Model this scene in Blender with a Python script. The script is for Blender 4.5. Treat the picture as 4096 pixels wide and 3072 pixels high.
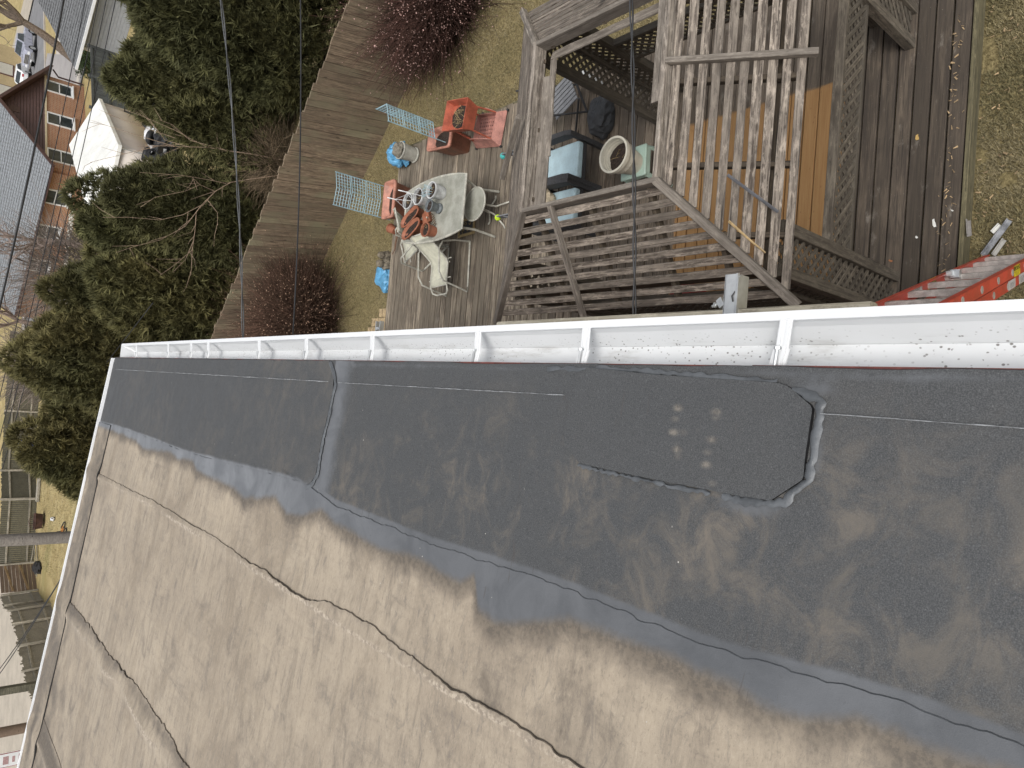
import bpy, math, random
import numpy as np
from mathutils import Vector, Matrix
random.seed(7)
rng = np.random.default_rng(7)
scene = bpy.context.scene
for o in list(bpy.data.objects):
    bpy.data.objects.remove(o)
C = scene.collection
R = math.radians

# ------------------------------------------------------------------ camera
cam_d = bpy.data.cameras.new('camera')
cam = bpy.data.objects.new('camera', cam_d)
C.objects.link(cam)
cam_d.sensor_fit = 'HORIZONTAL'
cam_d.sensor_width = 36.0
cam_d.lens = 24.943
cam_d.clip_start = 0.05
cam_d.clip_end = 1000
rx, ry, rz_ = (0.083872, -0.649474, -0.755744), (0.99602, 0.031682, 0.08331), (-0.030165, -0.759724, 0.649546)
cam.matrix_world = Matrix(((rx[0], ry[0], rz_[0], 0.0), (rx[1], ry[1], rz_[1], 0.0), (rx[2], ry[2], rz_[2], 6.5), (0, 0, 0, 1)))
scene.camera = cam

# ------------------------------------------------------------------ sky and sun (bright overcast)
SUN_EL, SUN_AZ = 58.0, 200.0           # azimuth of the sun, degrees clockwise from +Y
world = bpy.data.worlds.new('World')
scene.world = world
world.use_nodes = True
wn, wl = world.node_tree.nodes, world.node_tree.links
bg = wn['Background']
sky = wn.new('ShaderNodeTexSky')
sky.sky_type = 'NISHITA'
sky.sun_disc = False
sky.sun_elevation = R(SUN_EL)
sky.sun_rotation = R(SUN_AZ)
sky.air_density = 1.0
sky.dust_density = 4.0
sky.ozone_density = 1.0
hs = wn.new('ShaderNodeHueSaturation')
hs.inputs['Saturation'].default_value = 0.22
wl.new(sky.outputs[0], hs.inputs['Color'])
wl.new(hs.outputs[0], bg.inputs['Color'])
bg.inputs['Strength'].default_value = 0.12
sl = bpy.data.lights.new('sun', 'SUN')
sl.energy = 1.5
sl.angle = R(24)
sl.color = (1.0, 0.97, 0.93)
sun = bpy.data.objects.new('sun', sl)
C.objects.link(sun)
sd = Vector((math.sin(R(SUN_AZ)) * math.cos(R(SUN_EL)), math.cos(R(SUN_AZ)) * math.cos(R(SUN_EL)), math.sin(R(SUN_EL))))
sun.rotation_euler = sd.to_track_quat('Z', 'Y').to_euler()
sun.location = (0, 0, 30)
vs = scene.view_settings
vs.view_transform = 'Standard'
vs.look = 'None'
vs.gamma = 1.0
vs.use_curve_mapping = False
vs.exposure = 0.40

# ------------------------------------------------------------------ helpers
def tag(o, label=None, cat=None, group=None, kind=None):
    if label: o['label'] = label
    if cat: o['category'] = cat
    if group: o['group'] = group
    if kind: o['kind'] = kind
    return o

def thing(name, label, cat, loc=(0, 0, 0), rotz=0.0, group=None):
    o = bpy.data.objects.new(name, None)
    o.empty_display_size = 0.1
    C.objects.link(o)
    o.location = loc
    o.rotation_euler = (0, 0, rotz)
    return tag(o, label, cat, group)

def node(name, parent):
    """an Empty part that holds sub-parts, at its parent's origin"""
    o = bpy.data.objects.new(name, None)
    o.empty_display_size = 0.1
    C.objects.link(o)
    o.parent = parent
    return o

def mesh(name, V, F, m, smooth=False):
    me = bpy.data.meshes.new(name)
    me.from_pydata([tuple(v) for v in V], [], F)
    if m: me.materials.append(m)
    if smooth:
        me.polygons.foreach_set('use_smooth', [True] * len(me.polygons))
    me.update()
    return me

def link(name, me, parent=None, loc=(0, 0, 0)):
    o = bpy.data.objects.new(name, me)
    C.objects.link(o)
    if parent: o.parent = parent
    o.location = loc
    return o

def np_mesh(name, V, F, m, col=None, smooth=False):
    """V (n,3) float array, F (k,3 or 4) int array, col (n,3) vertex colours"""
    me = bpy.data.meshes.new(name)
    n, k, w = len(V), len(F), F.shape[1]
    me.vertices.add(n)
    me.vertices.foreach_set('co', np.asarray(V, np.float32).ravel())
    me.loops.add(k * w)
    me.loops.foreach_set('vertex_index', np.asarray(F, np.int32).ravel())
    me.polygons.add(k)
    me.polygons.foreach_set('loop_start', np.arange(0, k * w, w, dtype=np.int32))
    if smooth: me.polygons.foreach_set('use_smooth', np.ones(k, bool))
    me.update(calc_edges=True)
    if col is not None:
        a = me.color_attributes.new('Col', 'FLOAT_COLOR', 'POINT')
        c = np.ones((n, 4), np.float32)
        c[:, :col.shape[1]] = col
        a.data.foreach_set('color', c.ravel())
    me.materials.append(m)
    me.validate()
    return me

class MB:
    """collects shapes into one mesh"""
    def __init__(s): s.V, s.F = [], []
    def add(s, V, F):
        b = len(s.V)
        s.V += [Vector(v) for v in V]
        s.F += [tuple(i + b for i in f) for f in F]
        return s
    def box(s, c, d, rz=0.0, M=None):
        x, y, z = d[0] / 2, d[1] / 2, d[2] / 2
        V = [Vector((sx * x, sy * y, sz * z)) for sz in (-1, 1) for sx, sy in ((-1, -1), (1, -1), (1, 1), (-1, 1))]
        Q = Matrix.Rotation(rz, 3, 'Z') if M is None else M
        return s.add([Q @ v + Vector(c) for v in V], [(3, 2, 1, 0), (4, 5, 6, 7), (0, 1, 5, 4), (1, 2, 6, 5), (2, 3, 7, 6), (3, 0, 4, 7)])
    def beam(s, p0, p1, w, t, n=(0, 0, 1)):
        p0, p1 = Vector(p0), Vector(p1)
        x = (p1 - p0).normalized()
        y = Vector(n).cross(x).normalized()
        z = x.cross(y)
        V = [p + y * (a * w / 2) + z * (b * t / 2) for p in (p0, p1) for a, b in ((-1, -1), (1, -1), (1, 1), (-1, 1))]
        return s.add(V, [(0, 1, 2, 3), (7, 6, 5, 4), (0, 4, 5, 1), (1, 5, 6, 2), (2, 6, 7, 3), (3, 7, 4, 0)])
    def tube(s, pts, r, n=6, closed=False):
        pts = [Vector(p) for p in pts]
        k = len(pts)
        rr = r if isinstance(r, (list, tuple)) else [r] * k
        up = None
        V = []
        for i, p in enumerate(pts):
            if closed: d = pts[(i + 1) % k] - pts[i - 1]
            else: d = pts[min(i + 1, k - 1)] - pts[max(i - 1, 0)]
            d.normalize()
            if up is None:
                up = Vector((0, 0, 1)) if abs(d.z) < .9 else Vector((1, 0, 0))
            a = up - d * up.dot(d)
            if a.length < 1e-5: a = d.orthogonal()
            a.normalize(); up = a
            b = d.cross(a)
            V += [p + (a * math.cos(t) + b * math.sin(t)) * rr[i] for t in (2 * math.pi * j / n for j in range(n))]
        F = []
        for i in range(k if closed else k - 1):
            i2 = (i + 1) % k
            F += [(i * n + j, i * n + (j + 1) % n, i2 * n + (j + 1) % n, i2 * n + j) for j in range(n)]
        if not closed:
            F += [tuple(range(n - 1, -1, -1)), tuple((k - 1) * n + j for j in range(n))]
        return s.add(V, F)
    def lathe(s, prof, n=20, c=(0, 0, 0), sx=1.0, sy=1.0, rz=0.0):
        """prof: list of (r, z); open or closed profile around the z axis"""
        V, F = [], []
        cs, sn = math.cos(rz), math.sin(rz)
        for r, z in prof:
            for j in range(n):
                a = 2 * math.pi * j / n
                x, y = r * math.cos(a) * sx, r * math.sin(a) * sy
                V.append(Vector((c[0] + x * cs - y * sn, c[1] + x * sn + y * cs, c[2] + z)))
        for i in range(len(prof) - 1):
            F += [(i * n + j, i * n + (j + 1) % n, (i + 1) * n + (j + 1) % n, (i + 1) * n + j) for j in range(n)]
        if prof[0][0] > 1e-6: F.append(tuple(range(n - 1, -1, -1)))
        if prof[-1][0] > 1e-6: F.append(tuple((len(prof) - 1) * n + j for j in range(n)))
        return s.add(V, F)
    def prism(s, poly, y0, y1, axis='y'):
        k = len(poly)
        f = {'y': lambda a, b, h: (a, h, b), 'z': lambda a, b, h: (a, b, h), 'x': lambda a, b, h: (h, a, b)}[axis]
        V = [f(a, b, y0) for a, b in poly] + [f(a, b, y1) for a, b in poly]
        F = [tuple(range(k)), tuple(range(2 * k - 1, k - 1, -1))] + [(i, k + i, k + (i + 1) % k, (i + 1) % k) for i in range(k)]
        return s.add(V, F)
    def build(s, name, m, parent=None, loc=(0, 0, 0), smooth=False, bevel=0.0):
        me = mesh(name, s.V, s.F, m, smooth)
        import bmesh
        bm = bmesh.new(); bm.from_mesh(me)
        bmesh.ops.recalc_face_normals(bm, faces=bm.faces)
        bm.to_mesh(me); bm.free()
        if smooth and hasattr(me, 'set_sharp_from_angle'): me.set_sharp_from_angle(angle=R(40))
        o = link(name, me, parent, loc)
        if bevel:
            b = o.modifiers.new('bevel', 'BEVEL'); b.width = bevel; b.segments = 2; b.limit_method = 'ANGLE'
        return o

def board(name, p0, p1, w, t, m, parent, n=(0, 0, 1), jit=0.0, seg=2, ch=0.004):
    """one plank as its own object: local X runs along the plank, chamfered, slightly uneven"""
    base = Vector((0, 0, 0))
    q = parent
    while q is not None:
        base += q.location; q = q.parent
    p0, p1 = Vector(p0), Vector(p1)
    x = (p1 - p0); L = x.length; x.normalize()
    y = Vector(n).cross(x).normalized(); z = x.cross(y)
    V, F = [], []
    for i in range(seg + 1):
        u = L * i / seg
        dw = random.uniform(-jit, jit); dy = random.uniform(-jit, jit) * .6; dz = random.uniform(-jit, jit) * .25
        a, b = w / 2 + dw, t / 2
        for yy, zz in ((-a + ch, -b), (a - ch, -b), (a, -b + ch), (a, b - ch), (a - ch, b), (-a + ch, b), (-a, b - ch), (-a, -b + ch)):
            V.append((u, yy + dy, zz + dz))
    for i in range(seg):
        F += [(i * 8 + j, i * 8 + (j + 1) % 8, (i + 1) * 8 + (j + 1) % 8, (i + 1) * 8 + j) for j in range(8)]
    F += [tuple(range(7, -1, -1)), tuple(seg * 8 + j for j in range(8))]
    V = [(a, b, c) for a, b, c in V]
    me = mesh(name, V, [tuple(reversed(f)) for f in F] if False else F, m)
    o = bpy.data.objects.new(name, me)
    C.objects.link(o)
    o.parent = parent
    o.matrix_local = Matrix(((x.x, y.x, z.x, p0.x - base.x), (x.y, y.y, z.y, p0.y - base.y), (x.z, y.z, z.z, p0.z - base.z), (0, 0, 0, 1)))
    return o

def local(parent, V):
    base = Vector((0, 0, 0)); q = parent
    while q is not None:
        base += q.location; q = q.parent
    return [Vector(v) - base for v in V]

def copy_tree(o, parent=None):
    c = o.copy(); C.objects.link(c); c.parent = parent
    for ch in o.children: copy_tree(ch, c)
    return c

# value noise for geometry
_tab = rng.random((256, 256))
def vnoise(x, y):
    x, y = np.asarray(x, float), np.asarray(y, float)
    xi, yi = np.floor(x).astype(int), np.floor(y).astype(int)
    fx, fy = x - xi, y - yi
    fx, fy = fx * fx * (3 - 2 * fx), fy * fy * (3 - 2 * fy)
    g = lambda a, b: _tab[a & 255, b & 255]
    return (g(xi, yi) * (1 - fx) + g(xi + 1, yi) * fx) * (1 - fy) + (g(xi, yi + 1) * (1 - fx) + g(xi + 1, yi + 1) * fx) * fy
def fbm(x, y, o=4):
    s, a = 0, .5
    for i in range(o):
        s = s + a * vnoise(x * 2 ** i + 17 * i, y * 2 ** i + 5 * i); a *= .5
    return s

# ------------------------------------------------------------------ materials
class NT:
    def __init__(s, name):
        s.m = bpy.data.materials.new(name); s.m.use_nodes = True
        s.t = s.m.node_tree; s.n, s.l = s.t.nodes, s.t.links
        s.b = s.n['Principled BSDF']
    def new(s, typ, **kw):
        q = s.n.new('ShaderNode' + typ)
        for k, v in kw.items():
            if k in q.inputs: s.inp(q.inputs[k], v)
            else: setattr(q, k, v)
        return q
    def inp(s, sock, v):
        if isinstance(v, bpy.types.NodeSocket): s.l.new(v, sock)
        else:
            if sock.type == 'RGBA' and len(v) == 3: v = (*v, 1)
            sock.default_value = v
    def coord(s, kind='Object', scale=(1, 1, 1), rnd=True):
        tc = s.new('TexCoord')
        v = tc.outputs[kind]
        if kind == 'Position': v = s.new('NewGeometry').outputs['Position']
        if rnd:
            oi = s.new('ObjectInfo')
            mu = s.new('Math', operation='MULTIPLY'); s.l.new(oi.outputs['Random'], mu.inputs[0]); mu.inputs[1].default_value = 37.0
            ad = s.new('VectorMath', operation='ADD'); s.l.new(v, ad.inputs[0]); s.l.new(mu.outputs[0], ad.inputs[1])
            v = ad.outputs[0]
        mp = s.new('VectorMath', operation='MULTIPLY'); s.l.new(v, mp.inputs[0]); mp.inputs[1].default_value = scale
        return mp.outputs[0]
    def pos(s, scale=(1, 1, 1)):
        g = s.new('NewGeometry')
        mp = s.new('VectorMath', operation='MULTIPLY'); s.l.new(g.outputs['Position'], mp.inputs[0]); mp.inputs[1].default_value = scale
        return mp.outputs[0]
    def noise(s, v, sc=5.0, det=4.0, rough=.6, dist=0.0):
        q = s.new('TexNoise'); s.l.new(v, q.inputs['Vector'])
        q.inputs['Scale'].default_value = sc; q.inputs['Detail'].default_value = det; q.inputs['Roughness'].default_value = rough; q.inputs['Distortion'].default_value = dist
        return q.outputs['Fac']
    def ramp(s, f, a, b, lo=0.0, hi=1.0):
        q = s.new('MapRange', interpolation_type='SMOOTHSTEP'); s.l.new(f, q.inputs[0])
        for i, x in zip((1, 2, 3, 4), (a, b, lo, hi)): q.inputs[i].default_value = x
        return q.outputs[0]
    def mix(s, f, a, b, blend='MIX'):
        q = s.new('Mix', data_type='RGBA', blend_type=blend)
        s.inp(q.inputs[0], f); s.inp(q.inputs[6], a); s.inp(q.inputs[7], b)
        return q.outputs[2]
    def math(s, op, a, b=0.0):
        q = s.new('Math', operation=op); s.inp(q.inputs[0], a); s.inp(q.inputs[1], b); return q.outputs[0]
    def attr(s, name, out='Color'):
        q = s.new('Attribute', attribute_name=name); return q.outputs[out]
    def rnd(s): return s.new('ObjectInfo').outputs['Random']
    def bump(s, h, st=.3, d=.01):
        q = s.new('Bump'); q.inputs['Strength'].default_value = st; q.inputs['Distance'].default_value = d
        s.l.new(h, q.inputs['Height']); s.l.new(q.outputs[0], s.b.inputs['Normal'])
    def done(s, col, rough=.8, metal=0.0, spec=None):
        s.inp(s.b.inputs['Base Color'], col); s.inp(s.b.inputs['Roughness'], rough); s.inp(s.b.inputs['Metallic'], metal)
        if spec is not None: s.inp(s.b.inputs['Specular IOR Level'], spec)
        return s.m

def plain(name, c, rough=.6, var=.25, sc=6.0, bump=.0, metal=0.0, dirt=None, spec=None):
    s = NT(name); v = s.coord(rnd=True)
    n1 = s.noise(v, sc, 5); n2 = s.noise(v, sc * 7, 3)
    f = s.math('ADD', s.math('MULTIPLY', n1, .7), s.math('MULTIPLY', n2, .3))
    d = dirt or tuple(x * (1 - var * 1.6) for x in c)
    col = s.mix(s.ramp(f, .35, .65), d, tuple(min(1, x * (1 + var * .35)) for x in c))
    if bump: s.bump(n2, bump, .004)
    return s.done(col, s.ramp(n1, .2, .8, max(0, rough - .1), min(1, rough + .1)), metal, spec)

def wood(name, light, dark, warm=None, streak=1.0, knots=True, bump=.5, rough=.85, edge=None, moss=None, mott=.7):
    """weathered timber: grain along local X"""
    s = NT(name); v = s.coord(rnd=True)
    vg = s.coord(scale=(1.2, 22, 22)); vf = s.coord(scale=(3.0, 90, 90))
    g = s.noise(vg, 1.6, 5, .65, .6); fi = s.noise(vf, 1.3, 3, .6, .3); big = s.noise(v, 2.2, 3)
    f = s.math('ADD', s.math('MULTIPLY', g, .55), s.math('MULTIPLY', fi, .45))
    col = s.mix(s.ramp(f, .5 - .12 / streak, .5 + .12 / streak), dark, light)
    mot = s.noise(s.coord(scale=(9, 30, 30)), 1.0, 5, .75)
    col = s.mix(s.ramp(mot, .50, .66, 0, mott), col, tuple(min(1, x * 1.45) for x in light))
    col = s.mix(s.ramp(mot, .46, .32, 0, mott), col, tuple(x * .55 for x in dark))
    col = s.mix(s.ramp(big, .45, .75, 0, .55), col, tuple(x * .55 for x in dark))
    if warm: col = s.mix(s.ramp(s.noise(v, 1.1, 2), .45, .7, 0, .7), col, warm)
    # each plank a little lighter or darker than the next
    col = s.mix(s.ramp(s.rnd(), 0, 1, 0, .62), col, tuple(x * .38 for x in light))
    crack = s.ramp(s.noise(s.coord(scale=(.7, 60, 60)), 1.0, 2, .5, .4), .66, .72, 0, .8)
    col = s.mix(crack, col, (.012, .010, .008))
    if knots:
        vo = s.new('TexVoronoi', feature='F1'); s.l.new(s.coord(scale=(2.2, 7.0, 7.0)), vo.inputs['Vector']); vo.inputs['Scale'].default_value = 1.0
        col = s.mix(s.ramp(vo.outputs['Distance'], .05, .12, .75, 0), col, (.03, .02, .013))
    if moss: col = s.mix(s.ramp(s.noise(v, 3.5, 4), .5, .7, 0, .6), col, moss)
    s.bump(f, bump, .006)
    return s.done(col, rough)
# near deck timber, gazebo timber, fences
W_SLAT = wood('weathered_slat', (.31, .265, .218), (.060, .046, .036), streak=1.1, mott=.85)
W_CAP = wood('weathered_cap', (.33, .29, .245), (.11, .09, .072), streak=1.0, knots=False)
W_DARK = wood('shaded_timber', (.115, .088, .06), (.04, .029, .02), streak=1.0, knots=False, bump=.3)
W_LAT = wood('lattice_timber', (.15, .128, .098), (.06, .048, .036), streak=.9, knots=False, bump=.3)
W_FENCE = wood('fence_timber', (.30, .225, .15), (.105, .073, .048), warm=(.265, .25, .155), streak=1.2, mott=.35)
W_FARF = wood('far_fence_timber', (.17, .16, .115), (.075, .07, .05), streak=1.0, knots=False, bump=.2)
W_GREYF = wood('pale_fence_timber', (.46, .42, .34), (.20, .18, .14), streak=1.0, knots=False, bump=.2)
W_NEW = wood('new_timber', (.36, .25, .13), (.25, .16, .08), streak=1.0, knots=False, bump=.2)
W_BROWNF = wood('brown_panel_timber', (.27, .195, .14), (.20, .14, .10), streak=1.0, bump=.1, knots=False, mott=.2)
W_PLANK = wood('scaffold_timber', (.50, .46, .37), (.33, .29, .22), streak=1.0, knots=False, bump=.3)
W_MOSS = wood('mossy_fascia', (.155, .135, .075), (.075, .066, .036), streak=1.0, knots=False)

def deck_material(name, light, dark, clean=False):
    s = NT(name); v = s.coord(rnd=True)
    g = s.noise(s.coord(scale=(1.0, 18, 18)), 1.6, 5, .65, .5); fi = s.noise(s.coord(scale=(3, 80, 80)), 1.3, 3)
    f = s.math('ADD', s.math('MULTIPLY', g, .55), s.math('MULTIPLY', fi, .45))
    col = s.mix(s.ramp(f, .40, .62), dark, light)
    col = s.mix(s.ramp(s.noise(s.coord(scale=(2.2, 26, 26)), 1.0, 5, .75), .50, .64, 0, .6), col, tuple(min(1, x * 1.6) for x in light))
    col = s.mix(s.ramp(s.noise(v, 2.0, 4), .42, .75, 0, .6), col, tuple(x * .6 for x in dark))
    col = s.mix(s.ramp(s.rnd(), 0, 1, 0, .7), col, tuple(x * .36 for x in light))
    wear = s.ramp(s.noise(s.pos((1.3, 3, 1)), 2.2, 5, .7), .58, .74, 0, .5)
    col = s.mix(wear, col, (.30, .27, .23))
    sp = s.ramp(s.noise(s.pos((1, 1, 1)), 70, 2), .71, .76, 0, .5)
    col = s.mix(sp, col, (.42, .38, .32))
    if clean:
        # the patch a rug kept clean: bare orange cedar
        p = s.new('SeparateXYZ'); s.l.new(s.new('NewGeometry').outputs['Position'], p.inputs[0])
        wob = s.math('MULTIPLY', s.math('SUBTRACT', s.noise(s.pos((14, 4, 1)), 1.0, 4), .5), .10)
        px = s.math('ADD', p.outputs[0], wob); py = s.math('ADD', p.outputs[1], s.math('MULTIPLY', wob, .4))
        mx = s.math('MULTIPLY', s.ramp(px, 3.36, 3.31), s.ramp(px, 1.10, 1.16)); my = s.math('MULTIPLY', s.ramp(py, 3.12, 3.15), s.ramp(py, 5.02, 4.98))
        k = s.math('MULTIPLY', mx, my)
        vo = s.new('TexVoronoi'); s.l.new(s.coord(scale=(1.7, 5, 5)), vo.inputs['Vector'])
        cl = s.mix(s.ramp(f, .3, .7), (.31, .165, .062), (.40, .235, .10))
        cl = s.mix(s.ramp(vo.outputs['Distance'], .05, .13, .6, 0), cl, (.14, .06, .025))
        col = s.mix(k, col, cl)
    s.bump(f, .4, .005)
    return s.done(col, .85)
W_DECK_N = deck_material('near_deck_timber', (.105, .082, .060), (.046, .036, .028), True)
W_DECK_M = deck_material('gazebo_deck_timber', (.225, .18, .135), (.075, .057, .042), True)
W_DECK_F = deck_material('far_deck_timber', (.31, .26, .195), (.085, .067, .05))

PAINT_W = plain('white_enamel', (.80, .81, .82), .35, .06, 3)
ALU = plain('aluminium', (.62, .64, .65), .4, .12, 9, metal=.7)
DARKMET = plain('dark_metal', (.035, .035, .037), .5, .2)
BLACK = plain('black_rubber', (.012, .012, .013), .6, .2)

# ------------------------------------------------------------------ terrain
def sstep(t): t = np.clip(t, 0, 1); return t * t * (3 - 2 * t)
def gz(x, y): return -.2 - 1.5 * sstep((x + .15 * y - 9.5) / 3.0)
def axis(lo, hi, dense_lo, dense_hi, d):
    a = np.arange(dense_lo, dense_hi + 1e-6, d)
    l = -np.geomspace(1, -(lo - dense_lo) + 1, 14) + 1 + dense_lo
    h = np.geomspace(1, hi - dense_hi + 1, 14) - 1 + dense_hi
    return np.concatenate([l[::-1][:-1], a, h[1:]])
gx, gy = axis(-300, 300, -24, 44, .8), axis(-60, 420, -4, 80, .8)
X, Y = np.meshgrid(gx, gy)
Zg = gz(X, Y) + .03 * (fbm(X * .6 + 50, Y * .6 + 50, 3) - .45)
def grid_faces(r, c):
    i = np.arange(r * c).reshape(r, c)
    return np.stack([i[:-1, :-1].ravel(), i[:-1, 1:].ravel(), i[1:, 1:].ravel(), i[1:, :-1].ravel()], 1)
def lawn_material(name):
    s = NT(name)
    p = s.pos()
    n1 = s.noise(p, 1.3, 6, .65); n2 = s.noise(s.pos((1, 1, .2)), 38, 3, .7); n3 = s.noise(p, .25, 3)
    col = s.mix(s.ramp(n2, .3, .7), (.105, .082, .040), (.30, .245, .125))
    col = s.mix(s.ramp(n1, .42, .66, 0, .4), col, (.140, .120, .058))
    sx = s.new('SeparateXYZ'); s.l.new(p, sx.inputs[0])
    far = s.ramp(sx.outputs[1], 16, 27)
    yel = s.mix(s.ramp(n1, .35, .65), (.34, .265, .125), (.46, .375, .195))
    yel = s.mix(s.ramp(n2, .35, .6, .5, 0), yel, (.22, .17, .075))
    yel = s.mix(s.ramp(n3, .55, .7, 0, .5), yel, (.20, .19, .075))
    col = s.mix(far, col, yel)
    s.bump(n2, .8, .03)
    return s.done(col, .95, spec=.1)
LAWN = lawn_material('winter_lawn')
tag(link('lawn', np_mesh('lawn', np.stack([X.ravel(), Y.ravel(), Zg.ravel()], 1), grid_faces(*X.shape), LAWN, smooth=True)), kind='structure')

# ------------------------------------------------------------------ the house underfoot: roof, gutter
SL = .11
def roofz(x): return 5.1 - SL * x
house = thing('house', 'low pitched house roof of dark and tan membrane with white gutter, filling the foreground', 'house', (-2.0, 3.5, -.2))
HB = Vector((-2.0, 3.5, -.2))

def membrane(name, dusty):
    """Col: r = grey tar, g = dust, b = pale worn ridge, alpha unused; edges are black bitumen"""
    s = NT(name)
    sep = s.new('SeparateColor'); s.l.new(s.attr('Col'), sep.inputs[0])
    tar, dust, wear = sep.outputs[0], sep.outputs[1], sep.outputs[2]
    p = s.pos((1, 1, 1))
    n_big = s.noise(p, 1.1, 5, .62); n_mid = s.noise(p, 5.0, 6, .68, .6); n_fine = s.noise(p, 55, 4, .7); gran = s.noise(p, 420, 2, .6)
    st = s.noise(s.pos((1.3, 7.5, 1)), 3.2, 6, .72, .5)          # streaks that run down the slope
    st2 = s.noise(s.pos((9, 1.6, 1)), 2.2, 5, .7, .8)
    tan = s.mix(s.ramp(n_big, .3, .7), (.315, .262, .200), (.405, .342, .262))
    tan = s.mix(s.ramp(st, .44, .74, 0, .62), tan, (.150, .125, .100))
    tan = s.mix(s.ramp(st2, .50, .78, 0, .55), tan, (.165, .142, .120))
    tan = s.mix(s.ramp(n_mid, .48, .72, 0, .65), tan, (.41, .345, .262))
    tan = s.mix(s.ramp(n_mid, .46, .28, 0, .6), tan, (.155, .13, .105))
    tan = s.mix(s.ramp(n_fine, .60, .80, 0, .5), tan, (.43, .37, .29))
    tan = s.mix(s.ramp(n_fine, .42, .26, 0, .35), tan, (.12, .10, .08))
    stain = s.noise(s.pos((1.0, 1.6, 1)), 1.5, 5, .66, .8)
    tan = s.mix(s.ramp(stain, .48, .68, 0, .55), tan, (.20, .163, .122))
    crisp = s.noise(s.pos((18, 40, 1)), 3.0, 5, .8, 1.0)
    tan = s.mix(s.ramp(crisp, .54, .64, 0, .45), tan, (.46, .395, .31))
    tan = s.mix(s.ramp(crisp, .45, .36, 0, .42), tan, (.135, .115, .095))
    tan = s.mix(s.ramp(s.noise(s.pos((2.2, 5.0, 1)), 3.6, 7, .78, 1.4), .52, .66, 0, .5), tan, (.155, .138, .122))
    dark = s.mix(s.ramp(gran, .35, .68), (.047, .049, .051), (.092, .095, .098))
    dark = s.mix(s.ramp(gran, .68, .78, 0, .6), dark, (.27, .27, .27))
    dark = s.mix(s.ramp(n_fine, .38, .30, 0, .5), dark, (.035, .037, .04))
    brown = s.mix(s.ramp(n_mid, .35, .7), (.122, .110, .095), (.180, .155, .127))
    sm = s.noise(s.pos((3.0, 3.4, 1)), 2.4, 7, .74, .9)
    dmask = s.math('MULTIPLY', s.ramp(s.math('ADD', s.math('MULTIPLY', sm, .6), s.math('MULTIPLY', n_big, .4)), .47, .66, 0, 1), s.ramp(dust, 0, 1, 0, .9))
    darkd = s.mix(dmask, dark, brown)
    # dusty sheets: the dust attribute thins out near the tar
    fringe = s.mix(s.ramp(n_fine, .4, .6), (.115, .098, .080), (.165, .138, .108))
    base = s.mix(s.ramp(s.math('ADD', dust, s.math('MULTIPLY', s.math('SUBTRACT', n_mid, .5), 1.1)), .15, .85), fringe, tan) if dusty else darkd
    base = s.mix(s.ramp(wear, .15, .9, 0, .85), base, s.mix(s.ramp(n_fine, .42, .58), (.24, .20, .16), (.50, .43, .34)))
    yy = s.new('SeparateXYZ'); s.l.new(p, yy.inputs[0])
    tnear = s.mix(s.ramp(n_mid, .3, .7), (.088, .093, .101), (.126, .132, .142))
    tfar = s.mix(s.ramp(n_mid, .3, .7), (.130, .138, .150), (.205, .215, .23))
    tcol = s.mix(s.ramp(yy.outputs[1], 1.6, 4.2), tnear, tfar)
    tcol = s.mix(s.ramp(n_fine, .62, .74, 0, .4), tcol, (.07, .072, .078))
    tm = s.ramp(s.math('ADD', tar, s.math('MULTIPLY', s.math('SUBTRACT', s.math('ADD', s.math('MULTIPLY', n_mid, .7), s.math('MULTIPLY', n_fine, .3)), .5), 1.1)), .20, .80)
    base = s.mix(tm, base, tcol)
    # pale grit and flecks
    vo = s.new('TexVoronoi'); s.l.new(p, vo.inputs['Vector']); vo.inputs['Scale'].default_value = 22.0
    sel = s.ramp(s.noise(p, 13, 1), .60, .66)
    base = s.mix(s.math('MULTIPLY', s.ramp(vo.outputs['Distance'], .035, .06, 1, 0), sel), base, (.50, .48, .44))
    # dark scuffs
    sc = s.noise(s.pos((3, 26, 1)), 2.0, 2, .5, 2.2)
    base = s.mix(s.ramp(sc, .72, .76, 0, .4), base, (.07, .06, .055))
    h = s.math('ADD', s.math('MULTIPLY', gran, .4), s.math('MULTIPLY', n_fine, .6))
    s.bump(h, .35, .003)
    return s.done(base, s.ramp(n_mid, .3, .7, .55, .8), spec=.4)
MEM_DARK = membrane('dark_membrane', False)
MEM_TAN = membrane('dusty_membrane', True)
BITUMEN = plain('black_bitumen', (.014, .014, .015), .5, .3, 20)
DUSTEDGE = plain('dusty_cut_edge', (.21, .172, .135), .9, .4, 30)
SEALANT = plain('grey_sealant', (.105, .113, .122), .45, .2, 14, bump=.3)
FOLD_GLEAM = plain('fold_gleam', (.28, .29, .30), .9, .3, 60)  # pale colour standing in for light caught on a membrane fold

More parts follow.
